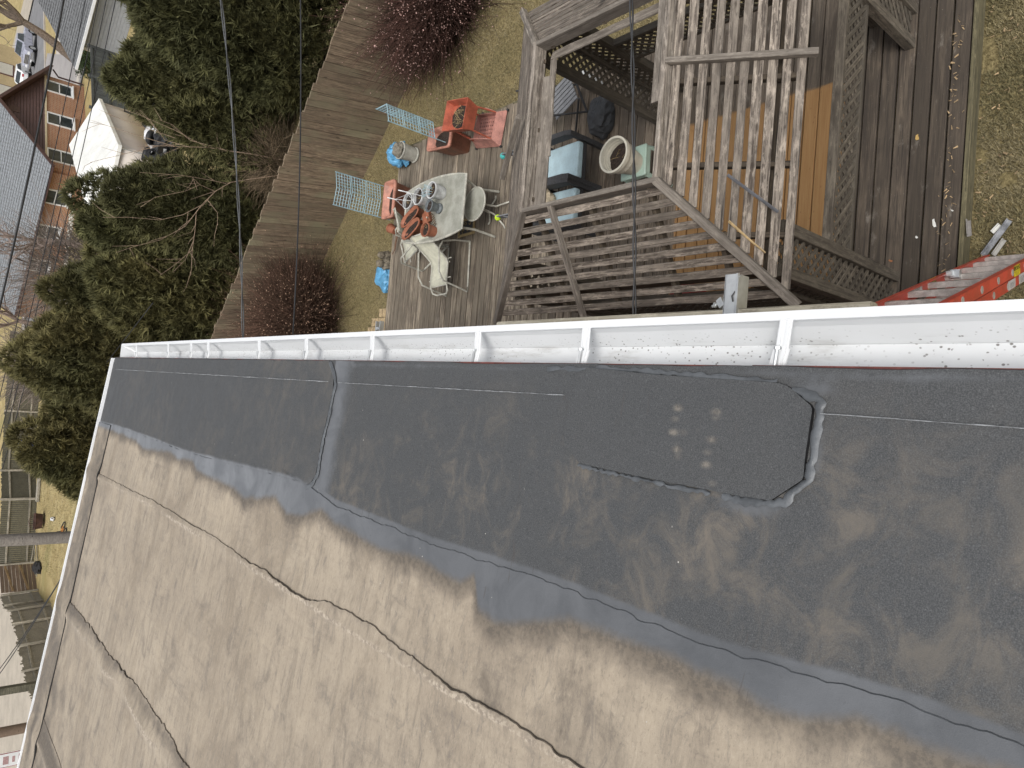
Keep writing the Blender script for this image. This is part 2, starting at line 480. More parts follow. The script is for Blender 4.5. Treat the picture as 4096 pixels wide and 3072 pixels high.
seam1 = [(-.445,6.945),(-.438,6.359),(-.438,5.577),(-.442,5.105),(-.449,4.62),(-.438,4.175),(-.429,3.829),(-.417,3.437),(-.408,3.116),(-.406,2.945),(-.412,2.842),(-.455,2.597),(-.463,2.223),(-.47,1.917),(-.468,1.761),(-.465,1.554),(-.462,1.388),(-.463,1.261),(-.471,1.018),(-.475,.859),(-.471,.745),(-.464,.621),(-.454,.473),(-.454,.371),(-.458,.3)]
tarl = [(-.503,6.883),(-.479,6.597),(-.488,5.764),(-.524,5.538),(-.485,4.862),(-.502,4.701),(-.484,4.415),(-.53,4.299),(-.532,4.055),(-.539,3.714),(-.573,3.521),(-.502,3.16),(-.557,3.01),(-.549,2.881),(-.485,2.698),(-.52,2.57),(-.531,2.372),(-.542,2.194),(-.527,1.946),(-.544,1.822),(-.543,1.722),(-.508,1.66),(-.600,1.62),(-.613,1.523),(-.572,1.393),(-.529,1.253),(-.524,1.122),(-.527,1.008),(-.524,.938),(-.535,.87),(-.529,.794),(-.544,.731),(-.544,.695),(-.528,.613),(-.498,.539),(-.502,.482),(-.511,.428),(-.504,.372),(-.496,.321)]
seam2 = [(-.851,6.69),(-.839,6.155),(-.827,5.463),(-.813,5.027),(-.815,4.257),(-.817,3.671),(-.823,3.53),(-.834,3.384),(-.827,3.104),(-.842,2.824),(-.843,2.654),(-.808,2.517),(-.799,2.351),(-.799,2.21),(-.805,2.077),(-.82,1.972),(-.818,1.887),(-.83,1.803),(-.84,1.715),(-.836,1.561),(-.836,1.456),(-.836,1.329),(-.842,1.178)]
ridge2 = [(-.881,6.659),(-.842,5.003),(-.846,3.653),(-.847,3.093),(-.848,2.652),(-.855,2.432),(-.855,2.191),(-.853,2.031),(-.849,1.861),(-.852,1.713),(-.847,1.56),(-.845,1.454),(-.845,1.327),(-.848,1.176)]
seam3 = [(-1.893,6.631),(-1.871,6.25),(-1.861,5.759),(-1.862,5.237),(-1.84,4.883),(-1.833,4.628),(-1.816,4.274),(-1.828,3.917),(-1.852,3.524)]
ridge3 = [(-1.988,6.475),(-1.944,5.666),(-1.975,5.296),(-1.914,4.813),(-1.936,4.608),(-1.952,4.255),(-1.937,3.806)]
def fx(pl, y, jag=0.0):
    a = np.array(sorted(pl, key=lambda q: q[1]))
    y = np.asarray(y, float)
    r = np.interp(y, a[:, 1], a[:, 0])
    return r + jag * (vnoise(y * 23, y * 0 + 3) - .5) + jag * .6 * (vnoise(y * 61, y * 0 + 9) - .5)
EAVE, RAKE = .122, 7.09
ys = [0.05]
while ys[-1] < 6.66: ys.append(ys[-1] + .007 + .0045 * ys[-1])
ys[-1] = 6.66
ys = np.array(ys)
def sheet(name, xl, xr, n, lift, mat, fields, skirt='r', y=ys):
    """a strip of membrane between two edge curves; the down-slope edge gets a black cut face"""
    t = np.linspace(0, 1, n)
    XL, XR = xl(y), xr(y)
    Xs = XL[:, None] * (1 - t) + XR[:, None] * t
    Ys = np.repeat(y[:, None], n, 1)
    Zs = roofz(Xs) + lift + .006 * (fbm(Xs * 2.3 + 9, Ys * 1.1 + 4, 3) - .45) + .0016 * fbm(Xs * 16, Ys * 16, 2)
    edge = np.exp(-((XR[:, None] - Xs) / .03) ** 2)
    Zs += edge * (.0008 + .0032 * np.maximum(0, vnoise(Ys * 2.7 + 11, Ys * 0 + lift * 99) - .45))
    colr, dz = fields(Xs, Ys)
    Zs += dz
    V = np.stack([Xs.ravel(), Ys.ravel(), Zs.ravel()], 1) - np.array(HB)
    o = link(name, np_mesh(name, V, grid_faces(len(y), n)[:, ::-1], mat, colr.reshape(-1, 3), True), house)
    # cut edge
    a = V.reshape(len(y), n, 3)[:, -1]
    b = a + np.array([.0016, 0, -.0030])
    e = np.concatenate([a, b]); k = len(y); i = np.arange(k - 1)
    link('cut_edge', np_mesh('cut_edge', e, np.stack([i, i + 1, i + 1 + k, i + k], 1), DUSTEDGE if lift > .007 else (SEALANT if lift > .005 else BITUMEN)), o)
    return o
def gauss(d, w): return np.exp(-(d / w) ** 2)
def f_dark(Xs, Ys):
    s1 = fx(seam1, Ys)
    up = (EAVE - Xs) / .57
    dust = np.clip(.12 + 1.25 * up * gauss(Ys - 1.1, 1.2) + .45 * up, 0, 1)
    tar = np.clip(1.25 * gauss(Xs - s1, .022), 0, 1)
    # smeared sealant along the edges of the two patches
    d1 = np.abs(Ys - 2.79) + 1e-9
    tar = np.maximum(tar, .95 * np.clip(1.2 - (2.80 - Ys) / .17, 0, 1) * (Ys < 2.82) * (Ys > 2.5))
    tar = np.maximum(tar, .85 * gauss(Xs + .165, .026) * gauss(Ys - .80, .085))
    tar = np.maximum(tar, .6 * gauss(Ys - .676, .016) * gauss(Xs + .03, .07))
    tar = np.maximum(tar, .7 * gauss(Xs - .085, .022) * gauss(Ys - .70, .06))
    tar = np.maximum(tar, .45 * gauss(Xs - .114, .014) * (Ys < 2.8))
    return np.stack([tar, dust, np.zeros_like(tar)], 2), .0 * Xs
def f_s2(Xs, Ys):
    tl = fx(tarl, Ys)
    s1 = fx(seam1, Ys)
    tar = np.clip(.5 + (Xs - tl) / .06, 0, 1)
    dust = np.clip(.12 + .85 * (tl - Xs) / .09, .0, .92) * (1 - .30 * np.clip((2.6 - Ys) / 1.6, 0, 1))
    s2 = fx(seam2, Ys)
    dz = .004 * gauss(Xs - s2 - .02, .03)
    return np.stack([tar, dust, .0 * tar], 2), dz
def f_ridge(rl, amp, w):
    def f(Xs, Ys):
        r = fx(rl, Ys)
        k = .35 + .9 * vnoise(Ys * 3.1, Ys * 0 + 40)
        dz = amp * k * gauss(Xs - r, w) + .5 * amp * gauss(Xs - r - .05, w * 1.5)
        wear = np.clip(1.1 * gauss(Xs - r + .004, w * .55) * (vnoise(Xs * 120, Ys * 45) * .7 + .5) * k, 0, 1)
        dust = np.clip(.95 - .55 * gauss(Xs - r - .09, .06), 0, 1) - .28 * np.clip((-2.0 - Xs) / .8, 0, 1) - .25 * np.clip((Ys - 5.9) / .6, 0, 1)
        return np.stack([0 * dust, np.clip(dust, 0, 1), wear], 2), dz
    return f
sheet('membrane_sheet', lambda y: fx(seam1, y) - .06, lambda y: EAVE + .006 + .006 * (vnoise(y * 9, y * 0) - .5), 46, .004, MEM_DARK, f_dark, y=np.append(ys[ys < 6.9], [6.75, 6.85, 6.95, 7.06]))
sheet('membrane_sheet', lambda y: fx(seam2, y) - .06, lambda y: fx(seam1, y, .008), 40, .0065, MEM_TAN, f_s2)
sheet('membrane_sheet', lambda y: fx(seam3, y) - .06, lambda y: fx(seam2, y, .009), 110, .0092, MEM_TAN, f_ridge(ridge2, .010, .022))
sheet('membrane_sheet', lambda y: -2.88 + 0 * y, lambda y: fx(seam3, y, .02), 70, .012, MEM_TAN, f_ridge(ridge3, .015, .035))
sheet('membrane_sheet', lambda y: -3.95 + 0 * y, lambda y: -2.815 + .02 * (vnoise(y * 3, y * 0) - .5), 60, .0148, MEM_TAN, f_ridge([(-2.98, 6.6), (-2.975, 3)], .014, .035))
sheet('membrane_sheet', lambda y: -5.2 + 0 * y, lambda y: -3.9 + 0 * y, 20, .0175, MEM_TAN, f_ridge([(-4.05, 6.6), (-4.05, 3)], .02, .035))
# strip over the rake, lapped on top of the sheets' ends
def rake_strip():
    xs = np.linspace(-5.2, -.445, 330); n = 20
    t = np.linspace(0, 1, n)
    y0 = 6.64 + .02 * (vnoise(xs * 5, xs * 0 + 2) - .5)
    Ys = y0[:, None] * (1 - t) + (RAKE - .037) * t
    Xs = np.repeat(xs[:, None], n, 1)
    Zs = roofz(Xs) + .015 + .007 * np.clip((-.45 - Xs) / 2.0, 0, 1.6) + .013 * (gauss(Xs + .86, .05) + gauss(Xs + 1.96, .07) + gauss(Xs + 2.99, .07)) + .004 * (fbm(Xs * 4, Ys * 2 + 9, 3) - .45) + .008 * np.clip((Ys - 6.98) / .1, 0, 1) + .004 * gauss(Ys - 6.72, .02)
    tar = np.clip(.9 - (-.46 - Xs) / .06, 0, 1)
    dust = np.clip(.50 + .22 * (vnoise(Xs * 2, Ys * 9) - .5) * 2, 0, 1)
    V = np.stack([Xs.ravel(), Ys.ravel(), Zs.ravel()], 1) - np.array(HB)
    o = link('rake_strip', np_mesh('rake_strip', V, grid_faces(len(xs), n), MEM_TAN, np.stack([tar, dust, 0 * dust], 2).reshape(-1, 3), True), house)
    a = V.reshape(len(xs), n, 3)[:, 0]; b = a + np.array([0, -.0008, -.010]); k = len(xs); i = np.arange(k - 1)
    link('cut_edge', np_mesh('cut_edge', np.concatenate([a, b]), np.stack([i, i + 1, i + 1 + k, i + k], 1), BITUMEN), o)
rake_strip()
# patches
def resample(pl, n, closed=True):
    p = np.array(pl + ([pl[0]] if closed else []), float)
    d = np.concatenate([[0], np.cumsum(np.linalg.norm(np.diff(p, axis=0), axis=1))])
    t = np.linspace(0, d[-1], n, endpoint=not closed)
    return np.stack([np.interp(t, d, p[:, 0]), np.interp(t, d, p[:, 1])], 1)
def patch(name, outline, lift, fields, curl):
    o = resample(outline, 180); c = o.mean(0); rings = 30
    t = np.linspace(0, 1, rings)
    P = c + (o[None] - c) * t[:, None, None]
    Xs, Ys = P[..., 0], P[..., 1]
    Zs = roofz(Xs) + lift + .004 * (fbm(Xs * 3 + 3, Ys * 3, 3) - .45)
    w = np.clip((t - .9) / .1, 0, 1)[:, None]
    Zs += w * curl * np.maximum(0, vnoise(Xs * 5 + 7, Ys * 5) - .35)
    colr = fields(Xs, Ys)
    V = np.stack([Xs.ravel(), Ys.ravel(), Zs.ravel()], 1) - np.array(HB)
    n = 180; i = np.arange((rings - 1) * n); r, j = i // n, i % n
    F = np.stack([r * n + j, r * n + (j + 1) % n, (r + 1) * n + (j + 1) % n, (r + 1) * n + j], 1)
    ob = link(name, np_mesh(name, V, F, MEM_DARK, colr.reshape(-1, 3), True), house)
    a = V.reshape(rings, n, 3)[-1]; b = a * 1.0; b[:, 2] -= .012; j = np.arange(n)
    link('cut_edge', np_mesh('cut_edge', np.concatenate([a, b]), np.stack([j, (j + 1) % n, (j + 1) % n + n, j + n], 1), BITUMEN), ob)
    return ob
p1 = [(.128,2.878),(.078,2.826),(.025,2.788),(-.054,2.792),(-.127,2.792),(-.199,2.803),(-.281,2.801),(-.352,2.791),(-.393,2.816),(-.417,2.862)] + [(-.407,2.945),(-.408,3.116),(-.417,3.437),(-.429,3.829),(-.438,4.175),(-.446,4.62),(-.440,5.105),(-.437,5.577),(-.437,6.359),(-.443,6.945),(-.444,7.06),(0.12,7.06)]
p2 = [(.12,1.33),(.105,1.098),(.095,.775),(.088,.749),(.048,.692),(.037,.691),(-.065,.694),(-.098,.693),(-.15,.756),(-.151,.828),(-.149,.938),(-.145,1.119),(-.139,1.261),(-.137,1.305),(-.096,1.37),(-.056,1.382),(.027,1.377),(.088,1.359)]
patch('roof_patch', p1, .012, lambda X_, Y_: np.stack([.12 + 0 * X_ + .8 * gauss(X_ - fx(seam1, Y_), .012), .42 + 0 * X_, 0 * X_], 2), .004)
prints = [(.027,1.016),(.001,1.02),(-.006,.992),(-.031,1.019),(-.029,.993),(-.057,1.007),(-.07,1.003),(-.086,.998),(.04,.92),(.024,.912),(.012,.912),(-.01,.907),(-.039,.914),(-.067,.92),(-.02,.954),(-.096,.919),(-.135,.897)]
def f_p2(X_, Y_):
    d = .0 * X_
    for i, (a, b) in enumerate(prints): d = np.maximum(d, (1 - .25 * (i % 3)) * np.exp(-((X_ - a) / .013) ** 2 - ((Y_ - b) / .021) ** 2))
    return np.stack([0 * X_, .12 + 0 * X_, np.clip(d * .46, 0, 1)], 2)
patch('roof_patch', p2, .013, f_p2, .016)
def ribbon(name, pl, w, lift, mat, n=90, jag=.004, closed=False, crown=.004, seedv=0.0):
    p = resample(pl, n, closed)
    d = np.gradient(p, axis=0); nn = np.stack([-d[:, 1], d[:, 0]], 1); nn /= np.linalg.norm(nn, axis=1)[:, None] + 1e-9
    u = np.arange(n)
    wl = w / 2 + jag * (vnoise(u * .45 + seedv, u * 0) - .5) * 2; wr = w / 2 + jag * (vnoise(u * .4 + 31 + seedv, u * 0) - .5) * 2
    rows = [p - nn * wl[:, None], p - nn * wl[:, None] * .5, p, p + nn * wr[:, None] * .5, p + nn * wr[:, None]]
    V = []
    for r_, hgt in zip(rows, (0, crown * .8, crown, crown * .8, 0)):
        V.append(np.stack([r_[:, 0], r_[:, 1], roofz(r_[:, 0]) + lift + hgt], 1))
    V = np.concatenate(V) - np.array(HB); i = np.arange(n - 1); F = []
    for k in range(4): F.append(np.stack([k * n + i, k * n + i + 1, (k + 1) * n + i + 1, (k + 1) * n + i], 1))
    return link(name, np_mesh(name, V, np.concatenate(F), mat, smooth=True), house)
ribbon('sealant_bead', [(.082,.742),(.063,.680),(.043,.676),(-.01,.681),(-.063,.682),(-.101,.683),(-.123,.708),(-.148,.727),(-.157,.755),(-.162,.815),(-.158,.87)], .017, .009, SEALANT)
ribbon('sealant_bead', [(-.157,.90),(-.156,1.0),(-.152,1.119),(-.147,1.261),(-.143,1.31)], .009, .009, SEALANT, seedv=5)
ribbon('sealant_bead', [(.12,2.873),(.078,2.82),(.025,2.78),(-.054,2.784),(-.127,2.784),(-.199,2.795),(-.281,2.793),(-.352,2.783),(-.398,2.81),(-.424,2.862)], .02, .01, SEALANT, seedv=9)
ribbon('sealant_bead', [(.113,1.489),(.118,1.329),(.115,1.143),(.111,1.088),(.106,.971),(.1,.847),(.098,.777)], .012, .010, SEALANT, seedv=13, crown=.002)
ribbon('fold_gleam_strip', [(.024, 6.89), (.031, 4.6), (.036, 2.83)], .0032, .0195, FOLD_GLEAM, 160, .0012, crown=.0004)  # thin pale strips paint the gleam along the fold, no chalk on the roof
ribbon('fold_gleam_strip', [(.035, 2.76), (.041, 1.40)], .002, .0125, FOLD_GLEAM, 120, .0008, crown=.0004, seedv=3)
ribbon('fold_gleam_strip', [(.036, .677), (.033, .30)], .0015, .0125, FOLD_GLEAM, 60, .0006, crown=.0004, seedv=6)
# deck, walls, rake trim
mb = MB()
mb.add([(-6, 0, roofz(-6) - .006), (EAVE - .008, 0, roofz(EAVE) - .006), (EAVE - .008, RAKE - .02, roofz(EAVE) - .006), (-6, RAKE - .02, roofz(-6) - .006),
        (-6, 0, roofz(-6) - .2), (EAVE - .008, 0, roofz(EAVE) - .12), (EAVE - .008, RAKE - .02, roofz(EAVE) - .12), (-6, RAKE - .02, roofz(-6) - .2)],
       [(0, 1, 2, 3), (7, 6, 5, 4), (0, 4, 5, 1), (1, 5, 6, 2), (2, 6, 7, 3), (3, 7, 4, 0)])
mb.V = [v - HB for v in mb.V]
mb.build('roof_deck', W_DARK, house)
BRICK_OWN = plain('house_wall_brick', (.30, .15, .10), .9, .3, 12)
mb = MB()
for c, d in (((-.26, 3.5, 2.3), (.3, 6.6, 5.1)), ((-3.2, 6.85, 2.3), (5.6, .3, 5.1))): mb.box(Vector(c) - HB, d)
mb.build('wall', BRICK_OWN, house)
mb = MB()
mb.add([Vector(p) - HB for p in ((-5.3, RAKE - .035, roofz(-5.3) + .046), (-5.3, RAKE - .004, roofz(-5.3) + .046), (EAVE, RAKE - .004, roofz(EAVE) + .034), (EAVE, RAKE - .035, roofz(EAVE) + .034),
        (-5.3, RAKE - .035, roofz(-5.3) - .15), (-5.3, RAKE - .004, roofz(-5.3) - .15), (EAVE, RAKE - .004, roofz(EAVE) - .15), (EAVE, RAKE - .035, roofz(EAVE) - .15))],
       [(0, 1, 2, 3), (7, 6, 5, 4), (0, 4, 5, 1), (1, 5, 6, 2), (2, 6, 7, 3), (3, 7, 4, 0)])
mb.build('rake_trim', PAINT_W, house)
RED = plain('old_red_flashing', (.20, .06, .05), .6, .3, 30)
mb = MB(); mb.box(Vector((EAVE + .004, .45, roofz(EAVE) - .014)) - HB, (.016, .8, .014)); mb.build('drip_edge', RED, house)
mb = MB(); mb.box(Vector((EAVE + .004, 3.98, roofz(EAVE) - .013)) - HB, (.014, 6.2, .010)); mb.build('drip_edge', RED, house)
# gutter: K-style trough with a rolled lip
def gutter_material():
    s = NT('gutter_enamel')
    p = s.pos()
    vo = s.new('TexVoronoi'); s.l.new(s.pos((1, .8, 1)), vo.inputs['Vector']); vo.inputs['Scale'].default_value = 95
    dens = s.ramp(s.noise(p, 2.6, 4, .6), .38, .58)
    sx = s.new('SeparateXYZ'); s.l.new(p, sx.inputs[0])
    low = s.ramp(sx.outputs[2], 5.015, 4.975)
    k = s.math('MULTIPLY', s.math('MULTIPLY', s.ramp(vo.outputs['Distance'], .15, .28, 1, 0), s.ramp(s.noise(p, 60, 1), .42, .54)), s.math('MULTIPLY', dens, low))
    col = s.mix(s.ramp(s.noise(p, 3.0, 5), .4, .7, 0, .35), (.71, .725, .735), (.61, .62, .62))
    silt = s.math('MULTIPLY', s.ramp(s.noise(s.pos((6, 1.2, 6)), 3.0, 6, .7), .50, .72, 0, .55), s.ramp(sx.outputs[2], 5.0, 4.965))
    col = s.mix(silt, col, (.36, .35, .33))
    col = s.mix(s.math('MULTIPLY', k, .85), col, (.13, .12, .11))
    return s.done(col, .32)
GUT = gutter_material()
GZ = roofz(EAVE)
prof = [(.118, GZ - .012), (.120, GZ - .124), (.192, GZ - .127), (.194, GZ - .119), (.208, GZ - .098), (.226, GZ - .070), (.233, GZ - .045), (.233, GZ - .016), (.253, GZ - .014), (.2535, GZ - .024), (.2505, GZ - .024), (.2505, GZ - .0165)]
prof_out = [(.2375, GZ - .018), (.2365, GZ - .046), (.2295, GZ - .072), (.2115, GZ - .100), (.1975, GZ - .121), (.1955, GZ - .1305), (.1165, GZ - .1275), (.1145, GZ - .012)]
gut = MB()
gut.prism([(a - HB.x, b - HB.z) for a, b in prof + prof_out], .02 - HB.y, 6.965 - HB.y)
g_o = gut.build('gutter', GUT, house)
mb = MB(); mb.prism([(a - HB.x, b - HB.z) for a, b in prof[:8] + [(.2505, GZ - .012), (.119, GZ - .010)]], 6.962 - HB.y, 6.968 - HB.y); mb.build('end_cap', GUT, g_o)
mb = MB(); mb.tube([Vector(p) - HB for p in ((.235, 6.955, GZ - .03), (.20, 6.93, GZ - .115), (.16, 6.90, GZ - .118), (.13, 6.93, GZ - .11))], .008, 6); mb.build('caulk', PAINT_W, g_o, smooth=True)
for yh in (6.457, 5.53, 4.982, 4.633, 3.788, 3.197, 2.57, 1.868, 1.375, .783):
    mb = MB()
    a, b = Vector((.2365, yh, GZ - .019)), Vector((.175, yh + .012, GZ - .030)); c = Vector((.120, yh + .022, GZ - .026))
    for off, w, hgt in ((0, .030, .003), (.008, .007, .009), (-.008, .007, .009)):
        o3 = Vector((0, off, .001 if off else 0))
        mb.beam(a + o3 - HB, b + o3 - HB, w, hgt); mb.beam(b + o3 - HB, c + o3 - HB, w * 1.25, hgt)
    ho = mb.build('gutter_hanger', GUT, g_o)
    mb = MB(); mb.tube([c + Vector((.05, -.004, .005)) - HB, c + Vector((-.002, 0, .007)) - HB], .0045, 8); mb.tube([c + Vector((.056, -.004, .005)) - HB, c + Vector((.050, -.004, .005)) - HB], .008, 6)
    mb.build('screw', ALU, g_o)

# ------------------------------------------------------------------ scaffold plank, bracket, ladder
pk = board('scaffold_plank', (.178, .68, 4.885), (.178, 1.98, 4.885), .235, .038, W_PLANK, None, seg=3); tag(pk, 'worn timber scaffold plank lying along the outside of the white gutter', 'plank')
br = thing('ladder_jack', 'bright aluminium ladder jack bracket sticking out beside the scaffold plank over the gazebo roof', 'bracket', (.33, 1.03, 4.88))
mb = MB(); mb.prism([(-.12, -.03), (-.12, .03), (.048, .03), (.062, .012), (.062, -.03)], -.004, .004, 'y'); mb.V = [v + Vector((0, -.028, .012)) for v in mb.V]; mb.build('side_plate', ALU, br)
mb = MB(); mb.box((-.03, .0, .03), (.19, .05, .004)); mb.box((-.03, .025, .012), (.19, .004, .04)); mb.box((-.03, -.0235, .034), (.19, .006, .010)); mb.build('channel', ALU, br)
mb = MB(); mb.box((-.02, .042, .02), (.03, .022, .024), rz=.6); mb.build('clamp', ALU, br, bevel=.002)
mb = MB(); mb.tube([(-.022, .05, .026), (-.03, .075, .026)], .0045, 8); mb.tube([(-.025, .060, .026), (-.027, .066, .026)], .009, 6); mb.build('bolt', ALU, br)
mb = MB(); mb.tube([(.012, -.016, .03), (-.003, -.008, .036), (-.02, -.012, .034)], .003, 6); mb.build('hook', DARKMET, br); br.scale = (.85, .75, .8)
br2 = thing('ladder_jack', 'small far ladder jack bracket showing beyond the gutter beside the brick pavers', 'bracket', (.305, 2.80, 4.90))
for yy in (0, .035): mb = MB(); mb.beam((-.12, yy, 0), (.022, yy, 0), .006, .02); mb.build('channel', ALU, br2)
mb = MB(); mb.box((-.01, .018, .0), (.012, .034, .012)); mb.build('clamp', ALU, br2)

FIBRE = plain('red_fibreglass', (.52, .062, .035), .45, .18, 8)
RUNG = plain('worn_rung', (.48, .45, .42), .5, .22, 25, metal=.2)
lad = thing('extension_ladder', 'red fibreglass extension ladder leaning up towards the gutter with caution stickers', 'ladder', (1.4, 1.7, -.2))
LB = Vector((1.4, 1.7, -.2))
def lp(u, v, off=0.0):
    """u: 0 top .. 1 foot; v: 0 far rail .. 1 near rail; off: normal offset away from the wall"""
    a = Vector((.05, 1.28, 4.7)).lerp(Vector((1.55, 1.85, -.2)), u); b = Vector((.05, .965, 4.7)).lerp(Vector((1.55, 1.475, -.2)), u)
    n = Vector((4.9, 0, 1.5)).normalized()
    return a.lerp(b, v) + n * off - LB
nrm = Vector((4.9, 0, 1.5)).normalized()
for sec, (u0, u1, off, v0, v1) in {'base': (.25, 1.0, -.055, .09, .91), 'fly': (0, .885, .03, 0, 1)}.items():
    for v in (v0, v1):
        mb = MB(); mb.beam(lp(u0, v, off), lp(u1, v, off), .012, .060, nrm)
        s_ = .02 if v < .5 else -.02
        for e_ in (-.027, .027): mb.beam(lp(u0, v, off + e_) + Vector((0, -s_ * .7, 0)), lp(u1, v, off + e_) + Vector((0, -s_ * .7, 0)), .03, .008, nrm)
        mb.build('rail', FIBRE, lad)
    L_ = (lp(1, 0) - lp(0, 0)).length
    for k in range(14):
        u = .875 - k * .42 / L_ if sec == 'fly' else .965 - k * .42 / L_
        if u < u0: break
        mb = MB(); mb.beam(lp(u, v0, off), lp(u, v1, off), .036, .034, nrm); mb.build('rung', RUNG, lad)
        for v in (v1,):
            mb = MB(); c_ = lp(u, v, off); d_ = (lp(u, 1, off) - lp(u, 0, off)).normalized()
            mb.tube([c_ + d_ * .006, c_ + d_ * .009], .021, 12); mb.build('rung_plate', ALU, lad)
YEL = plain('yellow_sticker', (.75, .58, .02), .5, .08, 20)
WST = plain('white_sticker', (.55, .53, .52), .6, .25, 50)
INK = plain('black_ink', (.01, .01, .01), .6, .1)
def sticker(u, v, off, side, w, hgt, m, lines):
    c_ = lp(u, v, off); ax = (lp(u + .01, v) - lp(u, v)).normalized(); d_ = (lp(u, 1, off) - lp(u, 0, off)).normalized() * side
    t_ = nrm
    def quad(cx, cy, ww, hh, lift): return [c_ + ax * (cx + a * ww / 2) + t_ * (cy + b * hh / 2) + d_ * lift for a, b in ((-1, -1), (1, -1), (1, 1), (-1, 1))]
    mb = MB(); mb.add(quad(0, 0, w, hgt, .0075), [(0, 1, 2, 3)]); st = mb.build('sticker', m, lad)
    for (cx, cy, ww, hh) in lines:
        mb = MB(); mb.add(quad(cx, cy, ww, hh, .0085), [(0, 1, 2, 3)]); mb.build('print', INK, st)
    return st, ax, t_, d_, c_
def caution(u, v, off, side):
    st, ax, t_, d_, c_ = sticker(u, v, off, side, .20, .064, YEL, [(0, .016, .19, .026)] + [(0, -.004 - .007 * i, .17 - .02 * i, .002) for i in range(4)])
    cu = bpy.data.curves.new('lettering', 'FONT'); cu.body = 'CAUTION'; cu.size = .034; cu.align_x = 'CENTER'; cu.align_y = 'CENTER'
    tmp = bpy.data.objects.new('lettering_source', cu); C.objects.link(tmp)
    me = bpy.data.meshes.new_from_object(tmp.evaluated_get(bpy.context.evaluated_depsgraph_get())); me.materials.clear(); me.materials.append(YEL)
    bpy.data.objects.remove(tmp); bpy.data.curves.remove(cu)
    o = bpy.data.objects.new('lettering', me); C.objects.link(o); o.parent = st
    xx = ax * (-1 if side > 0 else 1) if False else ax
    yv = t_; zv = xx.cross(yv)
    if zv.dot(d_) < 0: xx = -xx; zv = -zv
    p = c_ + t_ * .016 + d_ * .0098
    o.matrix_local = Matrix(((xx.x, yv.x, zv.x, p.x), (xx.y, yv.y, zv.y, p.y), (xx.z, yv.z, zv.z, p.z), (0, 0, 0, 1)))
caution(.66, 1, .03, 1); caution(.565, 0, .03, 1)
sticker(.50, 0, .03, 1, .22, .06, WST, [(0, -.02 + .008 * i, .10, .0018) for i in range(5)])
sticker(.735, .91, -.055, 1, .24, .06, WST, [(0, -.02 + .008 * i, .13, .0018) for i in range(5)])
sticker(.665, .91, -.055, 1, .24, .055, WST, [(0, -.016 + .008 * i, .12, .0018) for i in range(4)])
mb = MB(); mb.beam(lp(.615, .12, .06), lp(.64, .13, .06), .03, .03, nrm); mb.box(lp(.625, .2, .05), (.05, .05, .04)); mb.build('rung_lock', ALU, lad)

# ------------------------------------------------------------------ the deck
deck = thing('patio_deck', 'weathered timber deck of long boards under the gazebo and patio furniture', 'deck', (2.2, 6.6, -.2))
nb, y = 0, 2.10
while y < 11.2:
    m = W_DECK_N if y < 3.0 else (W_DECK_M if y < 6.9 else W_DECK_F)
    y1 = y + .07
    x1 = 4.46 + random.uniform(-.015, .015)
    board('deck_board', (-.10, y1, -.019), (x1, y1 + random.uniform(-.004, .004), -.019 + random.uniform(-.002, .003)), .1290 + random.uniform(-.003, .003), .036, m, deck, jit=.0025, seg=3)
    y += .1435
board('deck_fascia', (-.1, 2.075, -.075), (4.47, 2.075, -.075), .038, .16, W_MOSS, deck, seg=2)
board('deck_fascia', (4.49, 2.06, -.11), (4.49, 11.3, -.11), .038, .15, W_MOSS, deck, seg=2)
board('deck_fascia', (-.1, 11.3, -.11), (4.47, 11.3, -.11), .038, .15, W_MOSS, deck, seg=2)
for xj in (.3, 1.5, 2.7, 3.9): board('joist', (xj, 2.1, -.11), (xj, 11.25, -.11), .045, .14, W_DARK, deck, seg=1)

